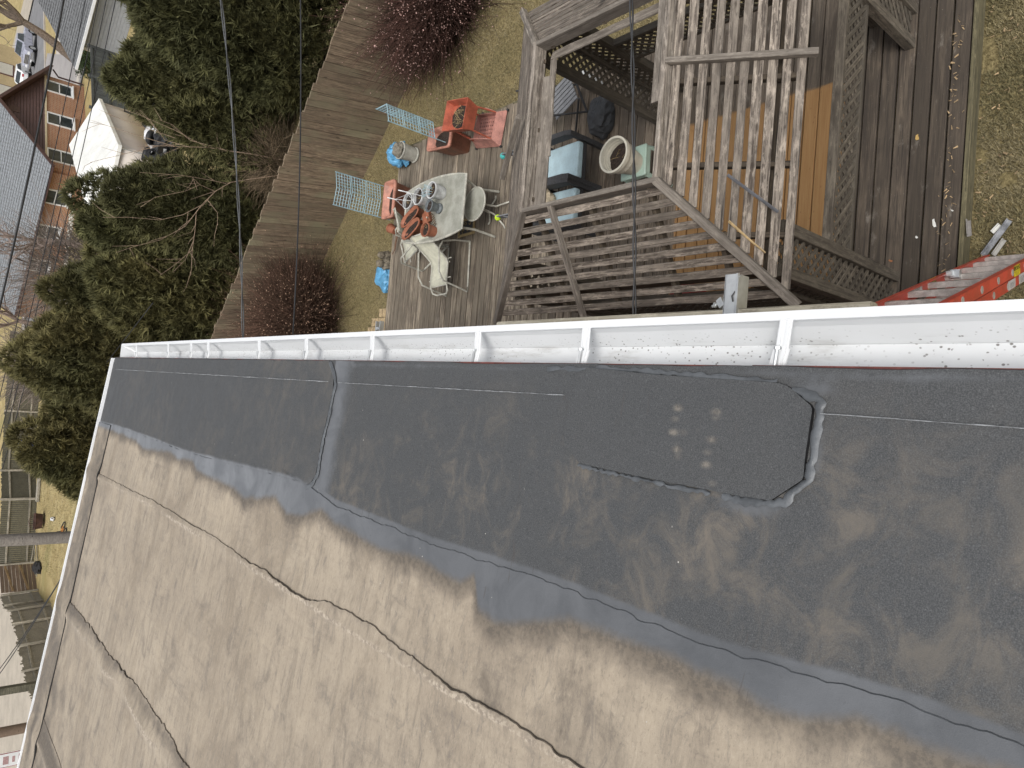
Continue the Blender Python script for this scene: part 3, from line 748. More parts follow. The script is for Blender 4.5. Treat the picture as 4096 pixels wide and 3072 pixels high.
# ------------------------------------------------------------------ the gazebo
GC = Vector((2.43, 3.97, 0))
gaz = thing('gazebo', 'square weathered timber gazebo with open slatted hip roof, missing cupola and lattice sides', 'gazebo', (2.43, 3.97, 0))
ex0, ex1, ey0, ey1, EZ = .89, 3.97, 2.45, 5.51, 2.0
rx0, rx1, ry0, ry1, RZ = 1.70, 3.18, 3.25, 4.70, 2.485
ecn = [Vector((ex0, ey0, EZ)), Vector((ex0, ey1, EZ)), Vector((ex1, ey1, EZ)), Vector((ex1, ey0, EZ))]
rcn = [Vector((rx0, ry0, RZ)), Vector((rx0, ry1, RZ)), Vector((rx1, ry1, RZ)), Vector((rx1, ry0, RZ))]
NS = 10
for sI in range(4):
    e0, e1, r0, r1 = ecn[sI], ecn[(sI + 1) % 4], rcn[sI], rcn[(sI + 1) % 4]
    n = (e1 - e0).cross(r0 - e0).normalized()
    if n.z < 0: n = -n
    inw = ((r0 + r1) / 2 - (e0 + e1) / 2)
    for k in range(NS):
        f = (k + .35) / NS
        a, b = e0.lerp(r0, f), e1.lerp(r1, f)
        d = (b - a).normalized()
        a, b = a + d * .02, b - d * .02
        wj = random.uniform(-.004, .004)
        lift = n * (.012 + random.uniform(0, .004))
        w = (.063 if sI else .056) + wj + (.006 if sI in (1, 2) else 0)
        o = board('roof_slat', a + lift, b + lift, w, .02, W_SLAT, gaz, n, jit=.0022, seg=7, ch=.003)
    # rafters below the slats
    for g in (.14, .30, .5, .70, .86):
        a = e0.lerp(e1, g); t_ = (g - .26) / .48
        if 0 <= t_ <= 1: b = r0.lerp(r1, t_)
        elif g < .3: b = e0.lerp(r0, g / .26 * .98)
        else: b = e1.lerp(r1, (1 - g) / .26 * .98)
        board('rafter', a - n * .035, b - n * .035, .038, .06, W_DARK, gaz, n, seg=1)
    # cap over the middle rafter
    g = {0: .62, 1: .42, 2: .5, 3: .46}[sI]
    a = e0.lerp(e1, g) - inw * .07; b = r0.lerp(r1, (g - .26) / .48) + inw * .02
    if sI == 1: a, b = Vector((2.30, 5.6, 2.01)), Vector((2.62, 4.92, 2.42))
    if sI == 2: a, b = Vector((3.90, 4.06, 2.06)), Vector((3.3, 4.02, 2.47))
    board('rafter_cap', a + n * .05, b + n * .05, .045, .05, W_CAP, gaz, n, jit=.002, seg=3)
    # hip cap
    h0, h1 = e0, r0
    board('hip_cap', e0 + (e0 - r0).normalized() * .10 + Vector((0, 0, .045)), r0 + Vector((0, 0, .04)), .062, .06, W_CAP, gaz, (0, 0, 1), jit=.0015, seg=3)
    # ring beam
    d = (r1 - r0).normalized()
    board('ring_beam', r0 - d * .02 + Vector((0, 0, .0)), r1 + d * .02, .042, .13, W_CAP, gaz, (0, 0, 1), jit=.001, seg=3)
    # eave beam between the posts
    c0, c1 = e0.lerp(Vector((GC.x, GC.y, EZ)), .13), e1.lerp(Vector((GC.x, GC.y, EZ)), .13)
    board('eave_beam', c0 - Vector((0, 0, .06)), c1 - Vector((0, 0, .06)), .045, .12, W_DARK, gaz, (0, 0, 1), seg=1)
# loose inner boards hanging inside the ring
board('inner_board', (1.76, 4.64, 2.40), (1.76 + 1.16, 4.63, 2.41), .022, .13, W_CAP, gaz, (0, 1, 0.35), jit=.006, seg=7)
board('inner_board', (2.2, 4.60, 2.38), (3.1, 4.60, 2.40), .09, .022, W_CAP, gaz, (0, .3, 1), jit=.006, seg=7)
board('inner_board', (3.10, 4.62, 2.40), (3.09, 3.3, 2.41), .09, .022, W_CAP, gaz, (.3, 0, 1), jit=.005, seg=6)
board('inner_board', (2.30, 3.335, 2.50), (3.2, 3.325, 2.50), .075, .022, W_CAP, gaz, (0, 0, 1), jit=.004, seg=5)
# posts, lattice wings and lattice bands
px0, px1, py0, py1, WG = 1.09, 3.79, 2.58, 5.31, .31
def post(x, y): board('post', (x, y, 0.0), (x, y, 1.98), .085, .085, W_LAT, gaz, (0, 1, 0), seg=2)
def lattice(a, b, z0, z1, nrm_, joined=False):
    """slats at 45 degrees in the vertical rectangle from a to b"""
    a, b = Vector(a), Vector(b); L = (b - a).length; u = (b - a) / L; Hh = z1 - z0; nn = Vector(nrm_)
    P = lambda s_, t_, o_: Vector((a.x + u.x * s_ + nn.x * o_, a.y + u.y * s_ + nn.y * o_, z0 + t_))
    st = .098
    pn = None if joined else node('lattice_panel', gaz)
    for dr in (1, -1):
        c = -Hh + st * .6
        while c < L:
            ts = [max(0, -c), min(Hh, L - c)]
            if ts[1] - ts[0] > .05:
                q = [(c + t_, t_) for t_ in ts]
                if dr < 0: q = [(s_, Hh - t_) for s_, t_ in q]
                p_, q_ = P(*q[0], .006 * dr), P(*q[1], .006 * dr)
                if joined: REST.beam(p_ - GC, q_ - GC, .033, .010, nn)
                else: board('slat', p_, q_, .033, .010, W_LAT, pn, nn, seg=1, ch=.002)
            c += st
REST = MB()
corners = {(0, 0): (px0, py0), (1, 0): (px1, py0), (1, 1): (px1, py1), (0, 1): (px0, py1)}
for (i, j), (x, y) in corners.items():
    sx, sy = (1 if i == 0 else -1), (1 if j == 0 else -1)
    post(x, y); post(x + sx * WG, y); post(x, y + sy * WG)
    lattice((x + sx * .04, y, 0), (x + sx * (WG - .04), y, 0), .03, 1.95, (0, sy, 0), j == 1 and i == 0)
    lattice((x, y + sy * .04, 0), (x, y + sy * (WG - .04), 0), .03, 1.95, (sx, 0, 0), (i, j) != (1, 1))
for k_, (a, b, nn) in enumerate((((px0 + WG, py0), (px1 - WG, py0), (0, 1, 0)), ((px0, py0 + WG), (px0, py1 - WG), (1, 0, 0)), ((px1, py0 + WG), (px1, py1 - WG), (-1, 0, 0)))):
    a3, b3 = Vector((*a, 0)), Vector((*b, 0))
    lattice(a3, b3, .03 if k_ == 1 else .92, 1.25, nn, k_ == 1)
    for zz, w_ in ((.90, .035), (1.27, .075)): board('rail', a3 + Vector((0, 0, zz)), b3 + Vector((0, 0, zz)), w_, .035, W_LAT, gaz, (0, 0, 1), seg=2)
rest_o = REST.build('lattice_slats', W_LAT, gaz); rest_o['kind'] = 'stuff'
# curved brace at the near post
mb = MB()
pts = [(.42 * math.cos(t), .42 * math.sin(t)) for t in np.linspace(0, math.pi / 2, 9)]
# ------------------------------------------------------------------ near fence (leaning pickets)
fen = thing('picket_fence', 'tall leaning dog-eared board fence between the brown bushes and the evergreens', 'fence', (4.5, 12.8, -.2))
fd = Vector((-.718, .696, 0)); f0 = Vector((5.81, 11.57, -.2))
lean = Vector((-.27, -.07, 1.72))
nf = Vector((.696, .718, 0))
for k in range(-27, 62):
    p = f0 + fd * (k * .142)
    tw = random.uniform(-.006, .006)
    top = p + lean * (1 + random.uniform(-.012, .012)) + fd * random.uniform(-.008, .008)
    if .5 < 0: break
    board('picket', p + nf * tw, top + nf * tw, .1375 + random.uniform(-.002, .001), .032, W_FENCE, fen, -nf, jit=.001, seg=2, ch=.006)
for zf in (.22, .8): board('fence_rail', f0 + fd * (-27 * .142) + lean * zf + nf * .045, f0 + fd * (62 * .142) + lean * zf + nf * .045, .04, .085, W_DARK, fen, nf, seg=3)
for k in range(-27, 62, 17):
    p = f0 + fd * (k * .142) + nf * .1; board('fence_post', p, p + lean * .97, .09, .09, W_FENCE, fen, nf, seg=1)
# ------------------------------------------------------------------ patio furniture
CREAM = plain('cream_tube', (.52, .51, .44), .4, .26, 8)
SLING = plain('cream_sling', (.56, .55, .44), .8, .12, 14, bump=.15)
def glass_top():
    s = NT('textured_table_glass'); v = s.coord(rnd=False)
    n = s.noise(v, 60, 3, .6); b = s.noise(v, 5, 5)
    col = s.mix(s.ramp(b, .35, .7), (.30, .30, .25), (.47, .47, .41))
    col = s.mix(s.ramp(n, .55, .7, 0, .35), col, (.62, .62, .56))
    s.bump(n, .5, .004)
    s.inp(s.b.inputs['Alpha'], .80)
    return s.done(col, .35)
GLASS_T = glass_top()
TERRA = plain('terracotta_plastic', (.34, .125, .068), .6, .2, 9)
SALMON = plain('salmon_plastic', (.50, .23, .165), .55, .26, 7)
ORANGE = plain('orange_plastic', (.46, .115, .065), .5, .26, 7)
PINK = plain('faded_pink_plastic', (.44, .205, .165), .6, .26, 8)
WPOT = plain('white_pot', (.58, .59, .585), .45, .26, 9)
CPOT = plain('cream_pot', (.60, .57, .48), .5, .10, 9)
GPOT = plain('grey_pot', (.16, .18, .19), .6, .25, 20)
SOIL = plain('potting_soil', (.045, .03, .022), .95, .5, 60, bump=.9)
MINT = plain('mint_plastic', (.34, .45, .385), .45, .1, 6)
TRELLIS = plain('pale_blue_trellis', (.32, .47, .52), .5, .15, 9)
WICKER = plain('charcoal_wicker', (.065, .065, .068), .8, .35, 90, bump=.6)
CUSHION = plain('pale_blue_cushion', (.50, .66, .72), .85, .10, 7, bump=.1)
BEIGE = plain('beige_cloth', (.55, .46, .33), .9, .15, 5)
BAG = plain('blue_plastic_bag', (.13, .37, .60), .38, .22, 9)
GREYPL = plain('grey_slat_plastic', (.20, .205, .215), .6, .15, 9)
TARP = plain('charcoal_cover', (.055, .058, .063), .8, .25, 8)
BUCKET = plain('pale_grey_bucket', (.42, .41, .36), .6, .2, 8)
STONE = plain('statue_stone', (.20, .17, .125), .9, .4, 14, bump=.8)
LEAFB = plain('dead_leaf', (.28, .15, .06), .9, .4, 9)

def blob(name, m, parent, loc, dims, seed, amp=.25, n=26, flat=.2, freq=2.2):
    """crumpled bag or cloth: an uneven closed lump that sits on its base"""
    V, F = [], []
    rr = n // 2
    for i in range(rr + 1):
        t = math.pi * i / rr
        for j in range(n):
            a = 2 * math.pi * j / n
            d = np.array([math.sin(t) * math.cos(a), math.sin(t) * math.sin(a), math.cos(t)])
            k = 1 + amp * (float(fbm(d[0] * freq + seed, d[1] * freq + d[2] * freq * 1.3 + seed * 3, 3)) - .45) * 2.2
            k += amp * .5 * (abs(float(vnoise(d[0] * 7 + seed, d[1] * 7 + d[2] * 5)) - .5) - .25)
            p = d * k * np.array(dims) / 2
            V.append((p[0], p[1], max(p[2], -dims[2] * flat) + dims[2] * flat))
    for i in range(rr):
        F += [(i * n + j, (i + 1) * n + j, (i + 1) * n + (j + 1) % n, i * n + (j + 1) % n) for j in range(n)]
    return link(name, mesh(name, V, F, m, False), parent, loc)

def soil_disc(r, z, parent, c=(0, 0), sx=1, sy=1, rz=0.0, seed=1):
    n, k = 18, 5
    V, F = [(c[0], c[1], z)], []
    for i in range(1, k + 1):
        for j in range(n):
            a = 2 * math.pi * j / n
            x, y = r * i / k * math.cos(a) * sx, r * i / k * math.sin(a) * sy
            V.append((c[0] + x * math.cos(rz) - y * math.sin(rz), c[1] + x * math.sin(rz) + y * math.cos(rz), z + .014 * (float(vnoise(x * 40 + seed, y * 40)) - .5) * 2))
    F += [(0, 1 + j, 1 + (j + 1) % n) for j in range(n)]
    for i in range(k - 1): F += [(1 + i * n + j, 1 + (i + 1) * n + j, 1 + (i + 1) * n + (j + 1) % n, 1 + i * n + (j + 1) % n) for j in range(n)]
    return link('soil', mesh('soil', V, F, SOIL), parent)
def twigs(parent, r, z0, h, nmb, m, seed, c=(0, 0), name='dry_stems'):
    rnd = random.Random(seed); mb = MB()
    for i in range(nmb):
        a, q = rnd.uniform(0, 6.28), r * math.sqrt(rnd.random()) * .8
        p = Vector((c[0] + q * math.cos(a), c[1] + q * math.sin(a), z0))
        d = Vector((rnd.uniform(-1, 1), rnd.uniform(-1, 1), rnd.uniform(.1, 1))).normalized() * h * rnd.uniform(.5, 1)
        mb.tube([p, p + d * .5 + Vector((0, 0, .01)), p + d], [.004, .003, .0015], 4)
    return mb.build(name, m, parent)
STRAW = plain('straw_stem', (.36, .27, .14), .9, .3)
def pot(name, label, cat, loc, r, h, m, group=None, taper=.78, stems=6, rz=0, sx=1, sy=1, lip=.012, fill=.8, kind=''):
    t = thing(name, label, cat, loc, rz, group)
    mb = MB()
    mb.lathe([(r * taper, 0), (r * .985, h * .86), (r * .985 + lip, h * .86), (r + lip, h), (r - .004, h), (r * .96 - .004, h * fill - .02), (0.0001, h * fill - .02)], 28, sx=sx, sy=sy)
    mb.build('shell', m, t, smooth=True)
    soil_disc(r * .95, h * fill, t, sx=sx, sy=sy, seed=r * 99 + loc[0])
    if stems: twigs(t, r * .7, h * fill, h * .35, stems, STRAW, int(loc[1] * 100))
    return t

# rectangular glass table with bowed sides
tb = thing('glass_table', 'long cream framed glass patio table covered with flower pots', 'table', (2.82, 8.92, 0))
def table_outline(hx, hy, bow, n=9):
    o = []
    for i in range(n): t = -1 + 2 * i / (n - 1); o.append((hx + bow * (1 - t * t), hy * t))
    for i in range(n): t = 1 - 2 * i / (n - 1); o.append((-hx - bow * (1 - t * t), hy * t))
    return o
ol = table_outline(.385, .77, .085)
mb = MB(); mb.prism(ol, .712, .719, 'z'); mb.build('glass_top', GLASS_T, tb)
mb = MB(); mb.tube([(a, b, .712) for a, b in table_outline(.395, .78, .085)], .017, 8, closed=True); mb.build('rim', CREAM, tb, smooth=True)
for sx in (-1, 1):
    for sy in (-1, 1):
        mb = MB(); mb.tube([(sx * .36, sy * .70, .70), (sx * .30, sy * .60, .35), (sx * .34, sy * .66, 0.01)], .018, 8); mb.build('leg', CREAM, tb, smooth=True)
tz = .722
pot('flower_pot', 'white flower pot with blue wire at the end of the glass table nearest the gazebo', 'flower pot', (3.02, 8.68, tz), .115, .21, WPOT, 'white pots on the glass table')
pb = pot('flower_pot', 'white hanging pot with hook, middle one of three white pots on glass table', 'flower pot', (2.985, 9.03, tz), .118, .21, WPOT, 'white pots on the glass table')
pc = pot('flower_pot', 'white hanging pot with hook, nearest the salmon trough and the fence', 'flower pot', (2.965, 9.33, tz), .115, .20, WPOT, 'white pots on the glass table')
for q, ox in ((pb, .02), (pc, -.02)):
    mb = MB()
    for a in (0.4, 2.5, 4.6): mb.tube([(.11 * math.cos(a), .11 * math.sin(a), .205), (ox, .02, .40)], .0035, 5)
    mb.build('hanger_strand', PAINT_W, q)
    mb = MB(); mb.tube([(ox, .02, .39), (ox, .03, .46), (ox + .01, .07, .50), (ox + .02, .105, .475), (ox + .02, .11, .44)], .008, 6); mb.build('hook', PAINT_W, q, smooth=True)
mb = MB()
for i in range(9):
    a = i * .7; mb.tube([(.05 * math.cos(a), .05 * math.sin(a), .0), (.09 * math.cos(a + .5), .10 + .03 * math.sin(a), .05 + .01 * (i % 3)), (.05 * math.cos(a + 1), .17, .03 * math.sin(a) + .03)], .003, 5)
tag(mb.build('wire_tangle', TRELLIS, None, (3.03, 8.74, tz + .17)), 'tangle of pale blue wire spilling from a white flower pot', 'wire')
gp = thing('grey_planter', 'small charcoal grey planter with ruffled rim beside the white pots', 'flower pot', (2.80, 8.72, tz))
mb = MB(); mb.lathe([(.075, 0), (.08, .03), (.055, .05), (.06, .08), (.088, .18), (.10, .20), (.085, .205), (.07, .17), (.0001, .165)], 22, sx=1, sy=1); mb.build('shell', GPOT, gp, smooth=True); soil_disc(.068, .175, gp, seed=4)
for i, (x, y, lab) in enumerate(((2.74, 9.33, 'oval terracotta planter beside the white hanging pots on the glass table'), (2.545, 9.27, 'oval terracotta planter nearer the sling chair on the glass table'))):
    t = thing('oval_planter', lab, 'planter', (x, y, tz), math.atan2(.46, -.23), 'oval terracotta planters on the glass table')
    n = 28
    def ring(a, b, z): return [((a + .0) * math.copysign(abs(math.cos(q)) ** .65, math.cos(q)), b * math.copysign(abs(math.sin(q)) ** .85, math.sin(q)), z) for q in (2 * math.pi * j / n for j in range(n))]
    rs = [ring(.21, .065, 0), ring(.235, .082, .12), ring(.25, .094, .12), ring(.252, .096, .145), ring(.236, .08, .145), ring(.228, .074, .10)]
    V = [p for r_ in rs for p in r_]; F = [(k * n + j, k * n + (j + 1) % n, (k + 1) * n + (j + 1) % n, (k + 1) * n + j) for k in range(5) for j in range(n)] + [tuple(range(n - 1, -1, -1)), tuple(5 * n + j for j in range(n))]
    link('shell', mesh('shell', V, F, TERRA, True), t)
    soil_disc(.07, .108, t, sx=3.05, sy=1.0, seed=i + 9)
pot('terracotta_pot', 'round terracotta pot at the table edge next to the sling chair', 'flower pot', (2.47, 8.82, tz), .10, .17, TERRA, stems=4)
t = thing('corner_dish', 'small folded terracotta dish beside the brown wire basket on table', 'dish', (2.70, 8.99, tz), .4)
mb = MB(); mb.add([(-.09, -.07, .0), (.09, -.07, 0), (.09, .07, 0), (-.09, .07, 0), (-.11, -.09, .06), (.11, -.09, .07), (.10, .09, .05), (-.1, .09, .07), (0, 0, .015)], [(0, 1, 5, 4), (1, 2, 6, 5), (2, 3, 7, 6), (3, 0, 4, 7), (4, 5, 8), (5, 6, 8), (6, 7, 8), (7, 4, 8), (3, 2, 1, 0)]); mb.build('shell', TERRA, t)
mb = MB(); mb.tube([(.0, 0, .02), (.0, 0, .05)], .012, 8); mb.build('knob', CPOT, t)
t = thing('wire_basket', 'small brown rectangular wire basket on the glass table', 'basket', (2.63, 8.86, tz), .5)
for i in range(5): mb = MB(); mb.tube([(-.08 + .04 * i, -.06, .05), (-.08 + .04 * i, -.05, 0.004), (-.08 + .04 * i, .05, .004), (-.08 + .04 * i, .06, .05)], .004, 5); mb.build('wire', plain('rusty_wire%d' % i, (.16, .09, .04), .8), t)
mb = MB(); mb.tube([(-.1, -.065, .05), (.1, -.065, .05), (.1, .065, .05), (-.1, .065, .05)], .005, 5, closed=True); mb.build('rim', bpy.data.materials['rusty_wire0'], t)
# round side table
st = thing('side_table', 'round cream side table with frosted glass top and curved legs', 'table', (2.84, 8.18, 0))
mb = MB(); mb.lathe([(.0001, .494), (.235, .494), (.235, .500), (.0001, .500)], 30); mb.build('glass_top', GLASS_T, st)
mb = MB(); mb.tube([(.24 * math.cos(a), .24 * math.sin(a), .497) for a in np.linspace(0, 2 * math.pi, 33)[:-1]], .013, 8, closed=True); mb.build('rim', CREAM, st, smooth=True)
for k in range(4):
    a = k * math.pi / 2 + .5; c, s_ = math.cos(a), math.sin(a)
    mb = MB(); mb.tube([(.22 * c, .22 * s_, .485), (.10 * c, .10 * s_, .43), (.05 * c, .05 * s_, .30), (.08 * c, .08 * s_, .16), (.24 * c, .24 * s_, .03), (.30 * c, .30 * s_, .012)], .012, 8); mb.build('leg', CREAM, st, smooth=True)
# sling chairs
def sling_chair(label, loc, rz, rec):
    """faces local -X; rec: reclined"""
    t = thing('sling_chair', label, 'chair', loc, rz, 'cream sling patio chairs')
    bx, bz = (.40, .80) if rec else (.36, .92)
    path = [(bx, bz), (.28, bz - .16), (.10, .40), (.02, .36), (-.16, .37), (-.30, .37)]
    for s_ in (-1, 1):
        mb = MB(); mb.tube([(a, s_ * .21, b) for a, b in path] + [(-.40, s_ * .20, .33), (-.43, s_ * .12, .30)], .013, 8); mb.build('seat_rail', CREAM, t, smooth=True)
        mb = MB(); mb.tube([(.42, s_ * .28, .015), (.38, s_ * .28, .30), (.32, s_ * .28, .52), (.20, s_ * .28, .58), (-.16, s_ * .28, .56), (-.28, s_ * .28, .48), (-.37, s_ * .28, .02), (-.30, s_ * .28, .012), (.30, s_ * .28, .012), (.42, s_ * .28, .015)], .014, 8); mb.build('arm_frame', CREAM, t, smooth=True)
    for a, b in ((.40, bz - .005), (-.43, .30), (.05, .33), (-.3, .345)): 
        mb = MB(); mb.tube([(a if a > -.4 else -.43, -.21 if a > -.4 else -.13, b), (a if a > -.4 else -.43, .21 if a > -.4 else .13, b)], .012, 8); mb.build('crossbar', CREAM, t, smooth=True)
    for a in (.10, -.2): mb = MB(); mb.tube([(a, -.28, .35), (a, .28, .35)], .010, 6); mb.build('stretcher', CREAM, t)
    V, F = [], []
    for a, b in path:
        for y in np.linspace(-.2, .2, 7): V.append((a, y, b + .006 - .02 * (1 - (y / .2) ** 2)))
    for i in range(len(path) - 1): F += [(i * 7 + j, i * 7 + j + 1, (i + 1) * 7 + j + 1, (i + 1) * 7 + j) for j in range(6)]
    o = link('sling', mesh('sling', V, F, SLING, True), t); md = o.modifiers.new('thick', 'SOLIDIFY'); md.thickness = .004
    return t
sling_chair('cream sling chair standing clear on the deck with its back against the glass table', (2.05, 9.13, 0), .06, True)
sling_chair('cream sling chair half hidden behind the terracotta planters at the far table end', (2.55, 9.95, 0), -1.1, False)
# ornate tile under the table
t = thing('ornate_mat', 'tan cast mat with scroll pattern on the deck under the table', 'mat', (2.73, 9.0, 0.004), .05)
TAN = plain('tan_rubber', (.36, .27, .13), .8, .2)
mb = MB()
for c, d in (((0, -.19, .008), (.28, .04, .016)), ((0, .19, .008), (.28, .04, .016)), ((-.12, 0, .008), (.04, .34, .016)), ((.12, 0, .008), (.04, .34, .016))): mb.box(c, d)
mb.build('border', TAN, t)
mb = MB(); mb.box((0, 0, .003), (.2, .34, .005)); mb.build('ground_plate', DARKMET, t)
for i in range(6):
    a = i * 1.05; mb = MB(); c = (.05 * (1 if i % 2 else -1), -.13 + .052 * i)
    mb.tube([(c[0] + (.012 + .006 * k) * math.cos(a + k), c[1] + (.012 + .006 * k) * math.sin(a + k), .011) for k in range(6)], .006, 5); mb.build('scroll', TAN, t)
# salmon trough with trellis
def trough(name, label, loc, rz, L, W, H_, m, group=None, stems=0):
    t = thing(name, label, 'planter', loc, rz, group)
    def rr(l, w, z, q=.05):
        return [(x * (l / 2 - q) + q * math.cos(a), y * (w / 2 - q) + q * math.sin(a), z) for x, y, a0 in ((1, 1, 0), (-1, 1, math.pi / 2), (-1, -1, math.pi), (1, -1, 1.5 * math.pi)) for a in (a0, a0 + .5236, a0 + 1.0472, a0 + 1.5708)]
    rs = [rr(L * .82, W * .78, 0), rr(L * .94, W * .92, H_ - .06), rr(L * 1.02, W * 1.04, H_ - .06), rr(L * 1.03, W * 1.06, H_), rr(L * .93, W * .88, H_), rr(L * .90, W * .84, H_ - .13)]
    n = 16; V = [p for r_ in rs for p in r_]
    F = [(k * n + j, k * n + (j + 1) % n, (k + 1) * n + (j + 1) % n, (k + 1) * n + j) for k in range(5) for j in range(n)] + [tuple(range(n - 1, -1, -1)), tuple(5 * n + j for j in range(n))]
    link('shell', mesh('shell', V, F, m, True), t)
    soil_disc(W * .42, H_ - .115, t, sx=L / W * 1.02, sy=.98, seed=L * 9)
    if stems: twigs(t, W * .4, H_ - .11, .14, stems, STRAW, 5)
    return t
def trellis(label, loc, rz, cols, w, z0, z1, fold=.25):
    t = thing('trellis', label, 'trellis', loc, rz, 'pale blue folding trellises')
    rows = 3; ph = (z1 - z0) / rows
    for c in range(cols):
        for r_ in range(rows):
            u0, u1 = -w / 2 + c * w / cols + .006, -w / 2 + (c + 1) * w / cols - .006
            a, b = z0 + r_ * ph + .015, z0 + (r_ + 1) * ph - .015
            yy = lambda u: abs(u) * fold
            mb = MB(); mb.tube([(u0, yy(u0), a), (u1, yy(u1), a), (u1, yy(u1), b), (u0, yy(u0), b)], .009, 5, closed=True)
            fr = mb.build('grid_frame', TRELLIS, t)
            for i in range(1, 5):
                q = i / 5; mb = MB(); mb.tube([(u0 + (u1 - u0) * q, yy(u0 + (u1 - u0) * q), a), (u0 + (u1 - u0) * q, yy(u0 + (u1 - u0) * q), b)], .0055, 4); mb.build('bar', TRELLIS, fr)
            for i in range(1, 5):
                q = i / 5; mb = MB(); mb.tube([(u0, yy(u0), a + (b - a) * q), (u1, yy(u1), a + (b - a) * q)], .0055, 4); mb.build('bar', TRELLIS, fr)
    for u in (-w / 2, w / 2): mb = MB(); mb.tube([(u, abs(u) * fold, 0.12), (u, abs(u) * fold, z1)], .008, 5); mb.build('upright', TRELLIS, t)
    return t
trough('trough_planter', 'salmon plastic trough planter behind the glass table nearest the fence', (3.36, 10.78, 0), .0, .64, .34, .44, SALMON, 'salmon trough planters')
trellis('pale blue trellis standing in the salmon trough behind the glass table', (3.36, 10.93, .12), .03, 2, .56, .36, 1.22)
trough('trough_planter', 'salmon trough planter tucked behind the orange box planter', (4.10, 9.36, 0), 1.47, .62, .34, .44, SALMON, 'salmon trough planters')
trellis('pale blue folding trellis rising out of the trough beside the orange planter', (4.34, 9.42, .12), .95, 2, .50, .40, 1.26, .7)
# orange box planter on a pink perforated stand
t = thing('stand_planter', 'orange box planter raised on a pink perforated tray stand', 'planter', (4.17, 8.56, 0), -.17)
def sq(hw, hl, z): return [(-hw, -hl, z), (hw, -hl, z), (hw, hl, z), (-hw, hl, z)]
rs = [sq(.17, .21, .48), sq(.225, .27, .72), sq(.215, .26, .72), sq(.18, .22, .60)]
V = [p for r_ in rs for p in r_]; F = [(k * 4 + j, k * 4 + (j + 1) % 4, (k + 1) * 4 + (j + 1) % 4, (k + 1) * 4 + j) for k in range(3) for j in range(4)] + [(3, 2, 1, 0), (12, 13, 14, 15)]
link('box', mesh('box', V, F, ORANGE), t); soil_disc(.17, .615, t, sx=1.0, sy=1.22, seed=3); twigs(t, .16, .61, .12, 40, STRAW, 11); 
for sx in (-1, 1):
    for sy in (-1, 1): mb = MB(); mb.beam((sx * .17, sy * .2, .50), (sx * .20, sy * .23, .10), .025, .02, (1, 0, 0)); mb.build('leg', ORANGE, t)
V = [p for r_ in (sq(.27, .31, .02), sq(.20, .24, .16), sq(.19, .23, .16), sq(.17, .21, .10)) for p in r_]
F = [(k * 4 + j, k * 4 + (j + 1) % 4, (k + 1) * 4 + (j + 1) % 4, (k + 1) * 4 + j) for k in range(3) for j in range(4)]
link('tray', mesh('tray', V, F, PINK), t)
for i in range(7): mb = MB(); mb.box((-.168 + .056 * i, 0, .10), (.032, .42, .008)); mb.build('tray_bar', PINK, t)
for i in range(9): mb = MB(); mb.box((0, -.2 + .05 * i, .1015), (.33, .028, .008)); mb.build('tray_bar', PINK, t)
mb = MB()
for s_ in (-1, 1): mb = MB(); mb.tube([(s_ * .2, -.24, .16), (s_ * .22, -.15, .28), (s_ * .225, 0, .32), (s_ * .22, .15, .28), (s_ * .2, .24, .16)], .009, 6); mb.build('handle', PINK, t, smooth=True)
for sx in (-1, 1):
    for sy in (-1, 1): mb = MB(); mb.lathe([(.02, 0), (.022, .03), (.0001, .035)], 8, (sx * .27, sy * .31, 0)); mb.build('foot', DARKMET, t)
# bucket and bags
t = thing('bucket', 'pale grey bucket on the deck edge half covered by a blue bag', 'bucket', (4.24, 10.72, 0))
mb = MB(); mb.lathe([(.115, 0), (.135, .02), (.135, .035), (.12, .04), (.145, .31), (.155, .31), (.155, .33), (.137, .33), (.11, .05), (.0001, .05)], 24); mb.build('shell', BUCKET, t, smooth=True)
blob('cloth', plain('grey_sack', (.22, .20, .16), .9, .3, 8), t, (.02, .05, .27), (.27, .27, .22), 3.3, .3)
o = blob('plastic_bag', BAG, None, (4.26, 11.02, .06), (.50, .40, .42), 5.2, .42, 30, .25, 1.6); o.rotation_euler = (.0, 0, .5); tag(o, 'crumpled blue plastic bag slumped against the pale grey bucket', 'bag')
o = blob('plastic_bag', BAG, None, (2.17, 11.62, -.19), (.62, .50, .30), 8.1, .40, 30, .2, 1.5); o.rotation_euler = (0, 0, 1.0); tag(o, 'flat blue plastic bag on the lawn beside the small stone statue', 'bag')
t = thing('garden_statue', 'small brown stone garden statue of huddled figures at the far deck edge', 'statue', (2.47, 11.52, -.2))
for i, (x, y, z, r_) in enumerate(((-.07, 0, .02, .22), (.09, .02, .02, .20), (-.08, .0, .19, .15), (.08, .02, .17, .14), (-.02, -.08, .1, .14))): blob('figure', STONE, t, (x, y, z), (r_, r_, r_ * 1.15), i * 2.7 + 1, .3, 16, .4)
t = thing('fallen_pot', 'small brown pot with a dead branch lying beyond the table end', 'flower pot', (2.92, 11.05, 0), .7)
mb = MB(); mb.lathe([(.06, 0), (.08, .14), (.088, .14), (.088, .16), (.075, .16), (.06, .03), (.0001, .03)], 18); o = mb.build('shell', TERRA, t, smooth=True); o.rotation_euler = (0, 1.4, .4); o.location = (0, 0, .085)
mb = MB(); mb.tube([(-.1, .0, .07), (-.2, .08, .09), (-.27, .2, .07), (-.25, .33, .05)], [.018, .016, .012, .006], 6); mb.build('branch', plain('dead_branch', (.18, .10, .06), .9), t)

